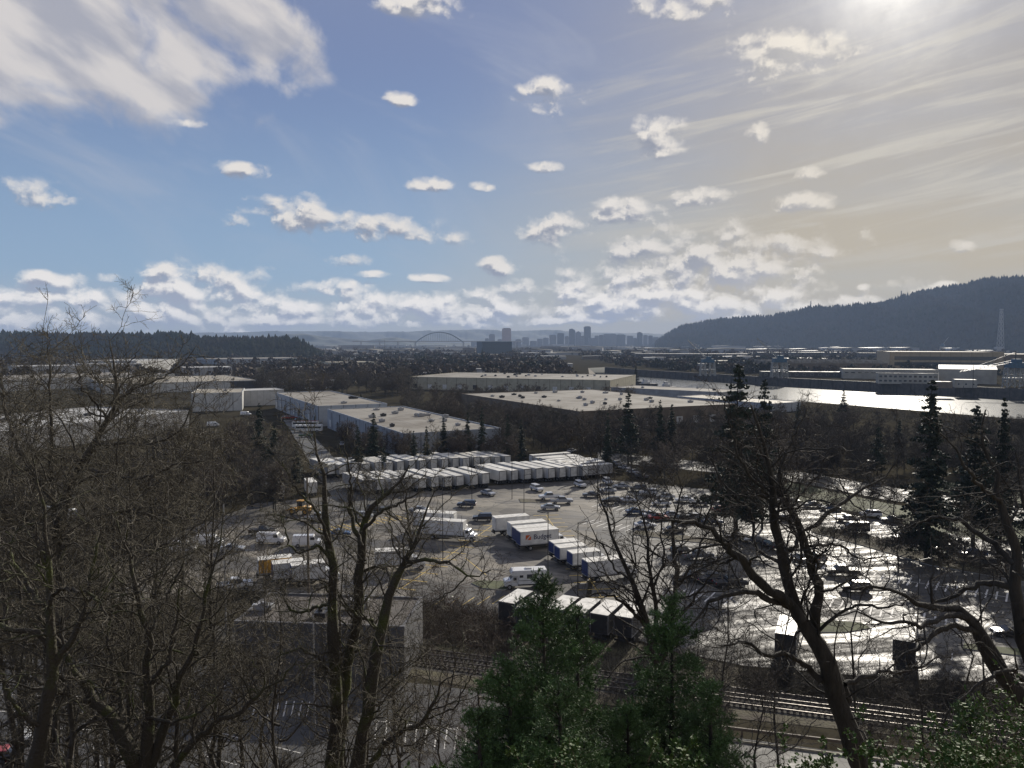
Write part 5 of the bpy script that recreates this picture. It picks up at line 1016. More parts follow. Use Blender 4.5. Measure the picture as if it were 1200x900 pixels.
# --- vase shaped tree, centre right
D = 31
bare_tree('bare_tree', [
 L(D, (790, 860, .30), (775, 800, .26), (765, 765, .22), (757, 730, .18), (748, 698, .15), (740, 680, .12), (724, 648, .09), (715, 620, .07), (706, 590, .04), (700, 565, .02)),
 L(D, (768, 775, .16), (770, 720, .12), (764, 690, .10), (760, 650, .08), (755, 610, .05), (745, 575, .02)),
 L(D, (772, 785, .17), (786, 740, .14), (790, 700, .13), (792, 665, .11), (788, 630, .08), (792, 600, .06), (800, 570, .03)),
 L(D, (757, 735, .1), (737, 712, .08, -.5), (712, 696, .06, -1), (692, 698, .04, -1.2), (676, 702, .02, -1.3)), L(D, (740, 680, .08), (722, 668, .06, .8), (705, 640, .04, 1), (690, 610, .02, 1.2)),
 L(D, (764, 690, .08), (778, 655, .06, .6), (775, 620, .04, .8), (785, 585, .02, 1)), L(D, (791, 690, .08), (815, 655, .06, .5), (828, 625, .04, .8), (850, 590, .02, 1)), L(D, (786, 735, .08), (815, 700, .06, -1), (835, 670, .04, -1.2), (850, 640, .02, -1.4)),
 L(D, (748, 700, .06), (730, 690, .05, 1), (705, 670, .03, 1.2), (685, 650, .015, 1.2))],
 'slender multi stemmed bare tree fanning upward behind the right fir', K=16, jit=.04, l1=(2.0, .6), l2=(3.2, .6), l3=(4.2, .55), mt=m_barkd, mc=m_twigd, rmin=.007, wig=.2, up=.3, maxl=(2.6, 1.4, .8, .3), caps=(420, 4500, 18000, 1))
# --- three trunked tree, centre left
D = 31
bare_tree('bare_tree', [
 L(D, (372, 1000, .42), (388, 905, .36), (396, 850, .31), (393, 790, .28), (391, 720, .25), (388, 660, .22), (385, 622, .18), (378, 598, .14), (382, 570, .10), (372, 540, .06), (368, 505, .03)),
 L(D + .8, (395, 930, .33), (404, 800, .30), (416, 740, .28), (421, 700, .26), (423, 650, .24), (424, 622, .20), (432, 600, .15), (446, 585, .11), (466, 568, .07), (480, 545, .03)),
 L(D - .6, (410, 990, .42), (427, 860, .33), (440, 770, .29), (450, 728, .26), (456, 695, .22), (468, 668, .18), (476, 655, .13), (488, 628, .08), (500, 600, .05), (512, 570, .02)),
 L(D - .6, (474, 660, .12), (500, 656, .09, -.5), (525, 659, .07, -.8), (545, 672, .05, -1), (556, 676, .04, -1), (575, 668, .02, -1.2)), L(D - .6, (548, 675, .04, -1), (532, 690, .035, -1), (510, 704, .025, -1.2), (495, 705, .015, -1.3)),
 L(D, (388, 655, .10), (370, 640, .07, -.5), (350, 648, .06, -.8), (338, 630, .04, -1), (328, 600, .02, -1)), L(D, (390, 705, .10), (370, 712, .08, .4), (345, 718, .06, .6), (334, 705, .04, .8), (335, 680, .02, 1)),
 L(D, (447, 738, .11), (435, 728, .09, -.4), (418, 722, .08, -.6), (405, 706, .05, -.8), (395, 690, .02, -1)), L(D, (424, 640, .12), (410, 600, .09, .5), (412, 570, .06, .6), (405, 530, .03, .7)),
 L(D, (424, 625, .11), (445, 600, .08, -.7), (470, 590, .06, -1), (495, 575, .03, -1.2)), L(D, (387, 640, .1), (372, 600, .07, -1), (345, 570, .05, -1.3), (330, 540, .02, -1.5)), L(D, (470, 668, .08), (482, 640, .07, 1), (478, 600, .05, 1), (470, 560, .03, 1)),
 L(D, (395, 800, .09), (370, 770, .07, -.6), (350, 760, .05, -.8), (325, 770, .03, -1)), L(D - 1, (418, 930, .16), (450, 872, .14), (475, 856, .12, -.3), (495, 845, .10, -.4), (512, 816, .07, -.6), (520, 795, .04, -.7), (545, 790, .02, -.8)),
 L(D - 1, (495, 845, .05, -.4), (530, 830, .04, -.6), (548, 800, .03, -.6), (560, 780, .02, -.6))],
 'tall three trunked bare oak in front of the charcoal building', K=20, jit=.04, l1=(2.3, .6), l2=(3.6, .6), l3=(4.6, .55), mt=m_moss, mc=m_twig, rmin=.007, wig=.26, maxl=(2.6, 1.4, .8, .4), l4=(1.6, .5), caps=(700, 8000, 34000, 40000))
# --- left foreground: mossy tree and its neighbours
D = 27
bare_tree('bare_tree', [
 L(D, (180, 1010, .50), (160, 905, .40), (148, 862, .33), (138, 850, .27), (112, 822, .22), (96, 800, .17), (80, 770, .13), (60, 745, .10), (35, 700, .07), (10, 660, .04)),
 L(D, (165, 930, .30), (176, 870, .26), (175, 820, .22), (172, 782, .18), (176, 745, .14), (160, 700, .10), (150, 650, .06), (135, 600, .03)),
 L(D, (175, 900, .22), (190, 868, .20), (200, 830, .17), (216, 790, .13), (234, 742, .10), (240, 700, .07), (255, 650, .04), (262, 600, .02)),
 L(D, (196, 920, .16), (210, 892, .14), (238, 860, .12), (270, 838, .10), (300, 818, .08), (330, 792, .05), (350, 770, .02)), L(D, (140, 850, .12), (142, 800, .1, 1), (128, 760, .07, 1.2), (130, 700, .04, 1.4)), L(D, (178, 800, .1), (195, 780, .08, -1), (205, 740, .06, -1.2), (210, 690, .03, -1.4)),
 L(D, (112, 822, .12), (80, 815, .08, -.6), (50, 800, .06, -1), (20, 790, .04, -1.2)), L(D, (172, 840, .1), (205, 845, .07, -.8), (240, 830, .05, -1), (265, 800, .03, -1)), L(D, (176, 740, .08), (196, 700, .06, .8), (215, 660, .04, 1))],
 'mossy bare tree with spreading stems at the lower left', K=20, jit=.05, l1=(1.7, .6), l2=(3.0, .55), l3=(4, .5), mt=m_moss, mc=m_twig, rmin=.0065, wig=.27, maxl=(2.8, 1.4, .8, .4), l4=(1.2, .5), caps=(500, 5000, 20000, 26000))
D = 24
bare_tree('bare_tree', [
 L(D, (20, 1010, .42), (42, 905, .34), (50, 858, .29), (56, 815, .25), (62, 775, .21), (60, 735, .17), (62, 690, .13), (52, 640, .09), (48, 590, .05), (40, 540, .02)),
 L(D, (57, 800, .16), (75, 760, .13), (92, 742, .11), (100, 700, .08), (110, 650, .05), (118, 600, .02)), L(D, (62, 760, .14), (40, 742, .12), (15, 738, .1), (-20, 730, .08), (-60, 700, .05)), L(D, (60, 720, .12), (35, 690, .1, .6), (15, 660, .08, .8), (-10, 620, .05, 1)),
 L(D, (52, 850, .10), (25, 835, .08, -.5), (5, 800, .06, -.8), (-5, 770, .04, -1)), L(D, (58, 790, .1), (85, 795, .07, .8), (110, 800, .04, 1)), L(D, (61, 700, .08), (80, 690, .06, -.6), (110, 700, .05, -.9), (125, 720, .03, -1))],
 'mossy bare tree nearest the left edge with twisted limbs', K=18, jit=.045, l1=(1.7, .6), l2=(3.0, .55), l3=(4, .5), mt=m_moss, mc=m_twig, rmin=.006, wig=.3, maxl=(2.4, 1.2, .7, .4), l4=(1.2, .5), caps=(450, 4500, 18000, 24000))
D = 38
bare_tree('bare_tree', [
 L(D, (60, 900, .50), (62, 760, .42), (66, 650, .34), (74, 590, .28), (92, 548, .23), (112, 520, .19), (124, 492, .16), (136, 468, .12), (138, 440, .09), (134, 422, .06), (130, 405, .03), (127, 394, .012)),
 L(D, (136, 470, .09), (160, 456, .07), (188, 442, .05), (215, 425, .03), (230, 405, .015)), L(D, (114, 520, .12), (150, 520, .09), (192, 516, .07), (214, 498, .05), (226, 470, .03), (236, 440, .015)),
 L(D, (66, 640, .2), (60, 560, .15, 1), (60, 480, .1, 1.4), (57, 430, .06, 1.5), (55, 402, .02, 1.5)), L(D, (70, 600, .16), (30, 540, .12), (8, 490, .09), (0, 440, .05), (-5, 410, .02)), L(D, (138, 440, .06), (152, 425, .04, .5), (165, 408, .015, .6)), L(D, (126, 490, .08), (100, 460, .06, -1), (92, 440, .04, -1.2), (86, 415, .02, -1.4)),
 L(D, (92, 548, .12), (130, 555, .1, -1), (170, 560, .08, -1.3), (205, 545, .06, -1.5), (240, 540, .03, -1.6)), L(D, (66, 650, .16), (110, 610, .12, 1), (160, 600, .09, 1.5), (200, 610, .06, 2), (240, 590, .03, 2)), L(D, (66, 660, .14), (20, 620, .1, -1), (-20, 560, .07, -1.5), (-30, 500, .04, -1.5))],
 'tall bare tree on the left whose crown rises above the horizon', K=20, jit=.05, l1=(1.5, .6), l2=(3.0, .55), l3=(4.2, .5), mt=m_bark, mc=m_twig, rmin=.0085, wig=.24, up=.08, maxl=(3.4, 1.8, 1.0, .5), l4=(1.5, .5), caps=(600, 7000, 32000, 40000))
# thicket of smaller trees on the slope, left and centre
def auto_limbs(bx, by, bz, h, spread, nl, r0, lean=(0, 0), fork=.3):
    """a trunk and main limbs for a freely grown tree"""
    top = np.array([bx + lean[0], by + lean[1], bz + h]); b0 = np.array([bx, by, bz]); T_ = [b0 + (top - b0) * t + rng.normal(0, h * .018, 3) * (t > 0) for t in np.linspace(0, 1, 6)]
    out = [[(tuple(p), r0 * (1 - .93 * t)) for p, t in zip(T_, np.linspace(0, 1, 6))]]
    for k in range(nl):
        t = fork + (.88 - fork) * (k + rng.uniform(0, .8)) / nl; s = b0 + (top - b0) * t; a = k * 2.4 + rng.uniform(-.4, .4); ln = spread * (1.1 - .55 * (t - fork)) * rng.uniform(.8, 1.15)
        d = np.array([math.cos(a), math.sin(a), 0]); rise = rng.uniform(.5, 1.0); r = r0 * (1 - .9 * t) * .75
        out.append([(tuple(s + d * ln * u + np.array([0, 0, ln * rise * u ** 1.3]) + rng.normal(0, ln * .04, 3) * (u > 0)), max(r * (1 - .88 * u), .012)) for u in (0, .3, .65, 1)])
    return out
def slope_tree(px, topy, d, spread, label, group=None, dens=1., mt=None, mc=None, nl=8, r0=.22, rmin=.008, up=.2, caps=(300, 3200, 14000, 16000)):
    p = at(px, topy, d); bz = float(bluff_z(p.x, d)) if d < 60 else 0.; bz = max(bz, 0)
    return bare_tree('bare_tree', auto_limbs(p.x + rng.uniform(-.6, .6), d, bz - .3, p.z - bz, spread, nl, r0, lean=(rng.uniform(-.8, .8), 0)), label, K=12, jit=.05, l1=(1.5 * dens, .6), l2=(3.0, .6), l3=(3.6, .55), l4=(1.2, .5), mt=mt or m_bark, mc=mc, rmin=rmin, wig=.25, up=up, maxl=(3, 1.7, .9, .5), caps=caps, group=group, sides=6)
for (px, ty, d, s, lab) in ((232, 500, 46, 4.0, 'twiggy brown tree on the slope just right of the tall left tree'), (190, 585, 43, 3.6, 'dense bare tree low in the left thicket'), (20, 470, 44, 4.2, 'bare tree behind the left edge tree'), (110, 590, 47, 4.0, 'bare tree in the middle of the left thicket'),
    (310, 640, 48, 3.0, 'small bare tree left of the three trunked oak'), (255, 660, 36, 3.0, 'bare tree with thin stems in the left foreground'), (95, 690, 34, 3.0, 'low bare tree between the two mossy ones'), (150, 480, 52, 3.6, 'slender bare tree behind the rising crown'), 
    (8, 415, 40, 4.6, 'bare tree whose twiggy top meets the horizon at the left edge'), (62, 412, 44, 4.4, 'bare tree with twiggy top left of the rising crown'), (178, 418, 42, 4.2, 'bare tree with upright twigs right of the rising crown'), (215, 470, 38, 4.4, 'dense bare tree in front of the tan roofed warehouse'), (100, 460, 33, 4.6, 'wide bare tree filling the middle of the left crowns'), (35, 560, 30, 4.0, 'bare tree with knotted twigs close to the left edge'), (150, 600, 32, 4.0, 'bare tree with tangled twigs above the mossy stems'), (75, 640, 27, 3.2, 'small tangled tree close in front of the left thicket'), (180, 690, 29, 3.0, 'small tangled tree above the mossy fork'), (300, 700, 38, 2.8, 'low bare tree before the charcoal wall'), 
    (30, 432, 37, 5.0, 'wide crowned bare tree between the left edge and the rising crown'), (105, 425, 41, 5.0, 'wide crowned bare tree directly behind the rising crown'), (160, 445, 37, 5.2, 'wide crowned bare tree below the rising crown'), (205, 440, 45, 4.4, 'bare tree before the bright white warehouse'), (-15, 440, 36, 5.0, 'bare tree cut by the left picture edge'), (395, 620, 36, 3.2, 'thin tree twined behind the three trunked oak'), (455, 640, 38, 3.2, 'thin tree right behind the three trunked oak'), (330, 690, 34, 3.0, 'small twiggy tree screening the charcoal wall at left'), (425, 700, 35, 3.0, 'small twiggy tree screening the charcoal wall at right')):
    slope_tree(px, ty, d, s, lab, dens=.95, r0=.17)
for (px, ty, d, s, lab) in ((535, 640, 50, 3.4, 'reddish brown bare shrub tree left of the firs'), (575, 690, 47, 2.6, 'low reddish thicket tree behind the left fir'), (505, 700, 52, 2.4, 'low reddish thicket tree near the charcoal wall')):
    slope_tree(px, ty, d, s, lab, mc=m_twig_red, dens=1.0, caps=(200, 1200, 5000, 4000), r0=.12)
for (px, ty, d, s, lab) in ((850, 560, 50, 4.4, 'broad dark bare tree behind the left limb of the big oak'), (930, 520, 54, 4.6, 'broad dark bare tree behind the fork of the big oak'), (1170, 540, 50, 4.2, 'dark bare tree behind the right edge trunk'), (1110, 600, 56, 3.6, 'dark bare tree in front of the very tall conifer'), (820, 700, 44, 2.6, 'dark bare shrub tree right of the firs'), (1010, 560, 48, 4.0, 'thin dark tree behind the right fork'), (880, 760, 42, 2.4, 'dark bare shrub below the leaning limb'), (1090, 700, 46, 2.2, 'thin dark shrub below the right limbs')):
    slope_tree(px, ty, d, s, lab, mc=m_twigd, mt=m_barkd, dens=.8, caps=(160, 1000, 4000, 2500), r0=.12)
# ------------------------------------------------------------------ firs close by
def fir(px, topy, d, hgt, wid, label, whorl=.21, seedv=0, leader=1.2):
    p = at(px, topy, d); e = empty('young_fir', (p.x, p.y, p.z - hgt), 0, label, 'fir tree')
    Tp, Tr = resample([(0, 0, 0), (.05, 0, hgt * .5), (0, 0, hgt)], [.13, .07, .008], 12); v, f = tubes(Tp[None], Tr[None], 7); np_mesh('trunk', v, f, m_barkd, e, smooth=True)
    B = []; zs = []
    z = hgt - .25
    while z > .3:
        t = (hgt - z) / hgt; n = 5 + int(rng.integers(0, 3)); ln = (wid * (t ** 1.0)) * 1.05 + .12
        for k in range(n): B.append((z + rng.uniform(-.06, .06), rng.uniform(0, 6.28), ln * rng.uniform(.7, 1.15), t))
        z -= whorl * (1 + .3 * t)
    B = np.array(B); n = len(B); K = 8; P_ = np.zeros((n, K, 3)); u = np.linspace(0, 1, K)
    rise = np.where(B[:, 3] < .25, .9, .35 - .3 * B[:, 3])[:, None]
    rr_ = B[:, 2:3] * u[None]; P_[:, :, 0] = np.cos(B[:, 1])[:, None] * rr_; P_[:, :, 1] = np.sin(B[:, 1])[:, None] * rr_; P_[:, :, 2] = B[:, 0:1] + rise * rr_ - (B[:, 2:3] * .12) * (u[None] ** 2) * B[:, 3:4] * 3
    P_[:, 1:] += rng.normal(0, .015, (n, K - 1, 3)); Rr = np.linspace(.014, .004, K)[None].repeat(n, 0)
    # side shoots, then needles
    P2, R2 = spawn(P_, Rr, 20, .42, .12, .6, 4, .12, ang=(38, 62), up=.06, wig=.06, rf=.6, rmin=.0025, rlen=.01)
    P3, R3 = spawn(P2, R2, 7, .45, .07, .22, 3, .2, ang=(38, 60), up=.04, wig=.06, rf=.6, rmin=.002, rlen=.01)
    v, f = merge([tubes(P_, Rr, 3), tubes(P2, R2, 3), tubes(np.concatenate([Tp[None, -4:], ]), np.full((1, 4), .01), 4)]); np_mesh('branches', v, f, m_barkd, e)
    vs = []; 
    for Q, dn in ((P_, 70), (P2, 80), (P3, 80)):
        k = Q.shape[1]; Ls = np.linalg.norm(np.diff(Q, axis=1), axis=2).sum(1); c = np.maximum((Ls * dn).astype(int), 3); idx = np.repeat(np.arange(len(Q)), c); N_ = len(idx)
        t = rng.uniform(.08, 1, N_) * (k - 1.001); i = t.astype(int); fr = (t - i)[:, None]; b = Q[idx, i] * (1 - fr) + Q[idx, i + 1] * fr; dd = nrm(Q[idx, i + 1] - Q[idx, i])
        per = nrm(np.cross(dd, rng.normal(0, 1, (N_, 3))) + np.array([0, 0, .25])); nd = nrm(dd * .75 + per); ln = rng.uniform(.05, .085, (N_, 1)); sd_ = nrm(np.cross(nd, rng.normal(0, 1, (N_, 3)))) * .0085
        vs.append(np.stack([b - sd_, b + sd_, b + nd * ln], 1))
    vs = np.concatenate(vs).reshape(-1, 3); np_mesh('needles', vs, np.arange(len(vs)).reshape(-1, 3), m_fir, e); return e
fir(636, 672, 17, 7.2, 2.5, 'green young fir with open leader, left one of the pair at bottom centre')
fir(676, 712, 18.5, 6.6, 2.2, 'green young fir close behind the left one, right of its leader')
fir(787, 696, 20, 6.8, 2.4, 'dark green young fir in front of the slender multi stemmed tree')
fir(596, 770, 16, 4.6, 2.0, 'low green fir at the left foot of the fir group'); fir(735, 825, 17, 3.9, 1.9, 'low dark fir filling the gap between the fir tops'); fir(832, 800, 18, 4.4, 1.8, 'small dark fir at the right foot of the fir group')
fir(560, 830, 15, 3.4, 1.4, 'lowest fir at the far left foot of the fir group'); fir(655, 800, 14.5, 3.6, 1.7, 'bushy fir nearest the camera at the bottom centre')
# feathery pine sapling low right
fir(1136, 828, 13, 2.6, .9, 'small feathery pine sapling among the leafy shrubs at lower right', whorl=.3)
# ------------------------------------------------------------------ mid distance conifers (prototypes, then copies)
def conifer_proto(seedv, h, w, label, droop=.25, dens=1., gap=.12, name='conifer_tree', mf=None, n_whorl=None):
    r_ = np.random.default_rng(seedv); e = empty(name, (0, 0, 0), 0, label, 'conifer', None)
    T_, R_ = resample([(0, 0, 0), (.1, 0, h * .5), (0, 0, h)], [h * .018, h * .011, .02], 8); v, f = tubes(T_[None], R_[None], 6); np_mesh('trunk', v, f, m_barkd, e)
    vs = []
    nw = n_whorl or int(h * 5)
    for q in range(nw):
        t = (q + r_.uniform(-.3, .3)) / nw; z = h * (gap + (1 - gap) * (1 - t)) + r_.normal(0, .15); t = min(1, max(0, 1 - (z - h * gap) / (h * (1 - gap)))); R0 = w * (.05 + .95 * t ** .8) * r_.uniform(.5, 1.15)
        for k in range(int(2 + 3.4 * t + r_.uniform(0, 1))):
            a = r_.uniform(0, 6.28); ln = R0 * r_.uniform(.55, 1.1); n = int(max(8, ln * 22 * dens)); u = r_.uniform(.1, 1, n) ** .7; sp = .10 + .16 * ln * u * (1.15 - u)
            c = np.stack([np.cos(a) * ln * u, np.sin(a) * ln * u, z + .1 * ln * u - droop * ln * u ** 2], -1) + r_.normal(0, 1, (n, 3)) * sp[:, None] * np.array([1, 1, .45])
            s = r_.uniform(.10, .26, (n, 1)) * (h / 14) ** .5; d1 = nrm(r_.normal(0, 1, (n, 3)) * [1, 1, .5]); d2 = nrm(np.cross(d1, r_.normal(0, 1, (n, 3)))); vs.append(np.stack([c - d1 * s, c + d2 * s * .6, c + d1 * s, c - d2 * s * .55], 1))
    vs = np.concatenate(vs).reshape(-1, 3); np_mesh('crown', vs, np.arange(len(vs)).reshape(-1, 4), mf or m_fir2, e); return e
def bare_proto(seedv, h, label, mc=None, name='bare_tree', sp=.38, nl=11, rmin=.022, caps=(260, 2600, 12000)):
    return bare_tree(name, auto_limbs(0, 0, 0, h, h * sp, nl, h * .018, fork=.2), label, K=8, jit=.06, l1=(1.8, .65), l2=(3.2, .65), l3=(4.5, .6), mt=m_barkd, mc=mc, rmin=rmin, wig=.22, up=.28, maxl=(h * .3, h * .17, h * .1, .5), caps=caps, sides=5, base=(0, 0, 0))
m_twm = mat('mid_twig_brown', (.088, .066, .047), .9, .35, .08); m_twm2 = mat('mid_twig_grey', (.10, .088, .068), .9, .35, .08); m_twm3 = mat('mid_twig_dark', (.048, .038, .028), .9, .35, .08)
CP = [conifer_proto(1, 14, 3.2, 'x', gap=.05, dens=1.2), conifer_proto(2, 14, 2.5, 'x', droop=.35, gap=.05, dens=1.2), conifer_proto(3, 14, 4.2, 'x', droop=.1, dens=.9, gap=.14)]
BP = [bare_proto(4, 10, 'x', m_twm), bare_proto(5, 10, 'x', m_twm2, sp=.4), bare_proto(6, 10, 'x', m_twm3, sp=.38), bare_proto(7, 10, 'x', m_twm3, sp=.32), bare_proto(8, 10, 'x', m_twm, sp=.42), bare_proto(9, 10, 'x', m_twig_red, sp=.4)]
u_ = {}
def plant(P_, i, loc, h, w, label, group, rz=None):
    src = P_[i]; key = (id(P_), i); base_h = 14 if P_ is CP else 10; o = src if key not in u_ else copy_tree(src); u_[key] = 1
    o['label'] = label
    if group: o['group'] = group
    o.location = loc; o.rotation_euler = (0, 0, rs.uniform(0, 6.28) if rz is None else rz); o.scale = (w, w, h / base_h); return o
def conifer(px, top, base, i, wpx, label, group=None):
    p = g(px, base); T = at(px, top, p.y); h = T.z; w = wpx / 2 * p.y / 900 / (3.2, 2.5, 4.2)[i]; plant(CP, i, p, h, w, label, group)
for (px, top, base, i, w, lab) in ((736, 460, 545, 2, 40, 'sparse tall conifer standing before the gravel roofed warehouse'), (773, 470, 545, 0, 26, 'dark conifer right of the sparse tall one'), (787, 474, 540, 1, 22, 'conifer third from the left before the gravel roof'), (712, 484, 548, 1, 18, 'small conifer left of the sparse tall one'),
 (438, 484, 545, 1, 24, 'spire shaped fir before the near end of the long warehouse'), (401, 458, 478, 0, 15, 'dark fir on the line between both warehouse sections'), (423, 462, 478, 0, 13, 'small dark fir right beside the one between the warehouse sections'), (372, 448, 459, 0, 12, 'small dark fir behind the warehouse roof'), (334, 452, 460, 1, 7, 'tiny fir at the corner of the four bay shed'),
 (520, 490, 535, 1, 18, 'fir at the right end of the near warehouse'), (548, 484, 537, 1, 16, 'first of two slim firs right of the near warehouse'), (565, 478, 537, 1, 17, 'second of two slim firs right of the near warehouse'), (595, 486, 537, 0, 18, 'dark fir left of the pair by the street'), (611, 492, 538, 1, 15, 'slim fir of the pair by the street'), (500, 500, 548, 0, 18, 'fir low behind the trailer rows'), (485, 505, 548, 1, 16, 'slim fir low behind the trailer rows'), (420, 500, 556, 0, 22, 'fir behind the left part of the trailer rows'), (450, 520, 556, 1, 15, 'small fir behind the trailer rows left part'), 
 (305, 474, 560, 0, 32, 'dark conifer beside the side street, left one'), (322, 500, 563, 0, 36, 'broad dark conifer at the corner of the side street'), (347, 520, 564, 1, 24, 'small conifer on the street corner right of the broad one'), (362, 470, 478, 1, 6, 'tiny fir in front of the wood'),
 (862, 428, 640, 2, 100, 'broad dark pine rising behind the big right oak'), (893, 445, 620, 2, 60, 'second dark pine close behind the first one right of it'), (1086, 450, 655, 0, 84, 'very tall dark conifer between the lot and the bright river'), (1140, 476, 640, 2, 80, 'ragged dark conifer right of the very tall one'), (1172, 470, 640, 0, 44, 'dark conifer close to the right edge tree'), (988, 457, 492, 2, 18, 'small lone conifer standing against the glittering river'), (935, 470, 505, 0, 16, 'small dark conifer by the near river bank'), (1053, 490, 530, 0, 20, 'small dark conifer left of the very tall one'), (1218, 470, 660, 0, 60, 'dark conifer cut by the right picture edge'), (1028, 500, 560, 2, 30, 'low dark conifer beyond the verge'),
 (745, 428, 447, 0, 10, 'dark fir by the boats'), (565, 408, 428, 0, 5, 'tiny fir below the blue glass block')):
    conifer(px, top, base, i, w, lab)
# bare trees: (x range, base-y range, height m range, count, protos, label, group)
REQ = []
BANDS = [((300, 480), (449, 466), (9, 15), 100, (0, 1, 4), 'brown bare tree of the wood beyond the long warehouse', 'bare trees of the wood beyond the warehouses'),
 ((470, 740), (468, 505), (7, 11), 130, (0, 4, 0, 1), 'brown bare tree in the belt before the cream warehouse', 'bare trees before the cream warehouse'),
 ((560, 760), (508, 535), (7, 12), 34, (0, 1, 2), 'bare street tree before the dark brown warehouse wall', 'bare street trees'),
 ((400, 600), (522, 546), (6, 9), 34, (0, 1, 5), 'bare tree in the strip behind the trailer rows', 'bare trees behind the trailers'),
 ((700, 1000), (498, 536), (6, 10), 110, (2, 3, 0), 'dark bare tree on the flats before the river bank', 'dark bare trees before the river'),
 ((940, 1260), (514, 565), (6, 10), 120, (2, 3, 2), 'dark bare tree along the far road at right', 'dark bare trees along the far road'),
 ((760, 960), (535, 572), (7, 12), 34, (2, 3, 0), 'dark bare tree between the far road and the lot', 'dark bare trees by the lot edge'),
 ((180, 340), (520, 600), (7, 11), 44, (1, 0, 4), 'brown bare tree along the side street at left', 'bare trees beside the side street'),
 ((-40, 220), (560, 690), (7, 11), 26, (1, 0, 4), 'bare tree on the far left yard edge', 'bare trees of the left yard edge'),
 ((1000, 1240), (585, 604), (6, 9), 10, (2, 3), 'bare tree on the green verge', 'bare trees on the green verge'),
 ((820, 1200), (466, 500), (3, 5), 40, (2, 3, 0), 'small bare tree on the near river bank', 'bare trees on the river bank')]
for (x0, x1), (y0, y1), (h0, h1), n, pr, lab, grp_ in BANDS:
    k = 0
    while k < n:
        px, py = rs.uniform(x0, x1), rs.uniform(y0, y1); p = g(px, py)
        bad = in_river(p.x, p.y)
        for (c, u, v_, a, b_) in ((E1, UD, VD, 34, 112), (E2, UD, VD, 37, 108), (K, UD, VD, 92, 132)):
            q = p - c; s, t_ = q.dot(u), q.dot(v_) 
            if -3 < s < a + 3 and -3 < t_ < b_ + 3: bad = True
        if 340 < px < 460 and 545 < py: bad = True
        if bad:
            k += .2; continue
        h = rs.uniform(h0, h1); k += 1; REQ.append((h / p.y, rs.choice(pr), p, h, h / 10 * rs.uniform(.85, 1.25), lab, grp_))
REQ.sort(key=lambda q: -q[0]); NOBJ = 240
for q in REQ[:NOBJ]: plant(BP, *q[1:])
# the small rest of them: one object per kind, instances of the same crowns and trunks
def wood_stuff(name, src_root, pts):
    me = bpy.data.meshes.new(name); me.from_pydata([tuple(q[2]) for q in pts], [], [])
    a = me.attributes.new('rot', 'FLOAT', 'POINT'); b_ = me.attributes.new('siz', 'FLOAT_VECTOR', 'POINT')
    for k, q in enumerate(pts): a.data[k].value = rs.uniform(0, 6.28); b_.data[k].vector = (q[4], q[4], q[3] / 10)
    o = link(bpy.data.objects.new(name, me)); tag(o, kind='stuff')
    ng = bpy.data.node_groups.new(name, 'GeometryNodeTree'); ng.interface.new_socket('Geometry', in_out='INPUT', socket_type='NodeSocketGeometry'); ng.interface.new_socket('Geometry', in_out='OUTPUT', socket_type='NodeSocketGeometry')
    nn = ng.nodes.new; gi = nn('NodeGroupInput'); go = nn('NodeGroupOutput'); j = nn('GeometryNodeJoinGeometry'); na = nn('GeometryNodeInputNamedAttribute'); na.data_type = 'FLOAT'; na.inputs[0].default_value = 'rot'
    nb = nn('GeometryNodeInputNamedAttribute'); nb.data_type = 'FLOAT_VECTOR'; nb.inputs[0].default_value = 'siz'; cx = nn('ShaderNodeCombineXYZ'); ng.links.new(na.outputs['Attribute'], cx.inputs[2])
    for ch in src_root.children:
        oi = nn('GeometryNodeObjectInfo'); oi.inputs['Object'].default_value = ch; ip = nn('GeometryNodeInstanceOnPoints'); ng.links.new(gi.outputs[0], ip.inputs['Points']); ng.links.new(oi.outputs['Geometry'], ip.inputs['Instance']); ng.links.new(cx.outputs[0], ip.inputs['Rotation']); ng.links.new(nb.outputs['Attribute'], ip.inputs['Scale']); ng.links.new(ip.outputs[0], j.inputs[0])
    ng.links.new(j.outputs[0], go.inputs[0]); o.modifiers.new('grow', 'NODES').node_group = ng
for i in range(len(BP)):
    pts = [q for q in REQ[NOBJ:] if q[1] == i]
    if pts: wood_stuff('bare_wood', BP[i], pts)
for (px, py, h, i, lab) in ((640, 529, 9, 4, 'lone spreading street tree with dark trunk right of the firs'), (625, 524, 9, 0, 'street tree behind the lone spreading one'), (664, 530, 9, 5, 'reddish street tree behind the front trailer row end'), (693, 536, 8, 0, 'small street tree beside the sideways trailers'), (740, 560, 9, 2, 'bare tree at the corner of the first lot row'), (755, 575, 8, 2, 'bare tree standing among the parked cars'), (1053, 665, 9, 3, 'bare tree with long shadow on the planted island'), (1128, 672, 8, 3, 'second bare tree on the planted island'), (1003, 640, 7, 3, 'small bare tree at the left tip of the planted island'), (980, 610, 7, 2, 'bare tree behind the black van'), (1170, 690, 8, 3, 'bare tree at the right part of the planted island'), (800, 636, 7, 2, 'bare tree on the lot island behind the vase shaped tree'), (470, 588, 7, 1, 'small bare tree before the left trailers'), (430, 592, 8, 1, 'bare tree at the edge of the truck yard')):
    p = g(px, py); plant(BP, i, p, h, h / 10 * 1.1, lab, None)
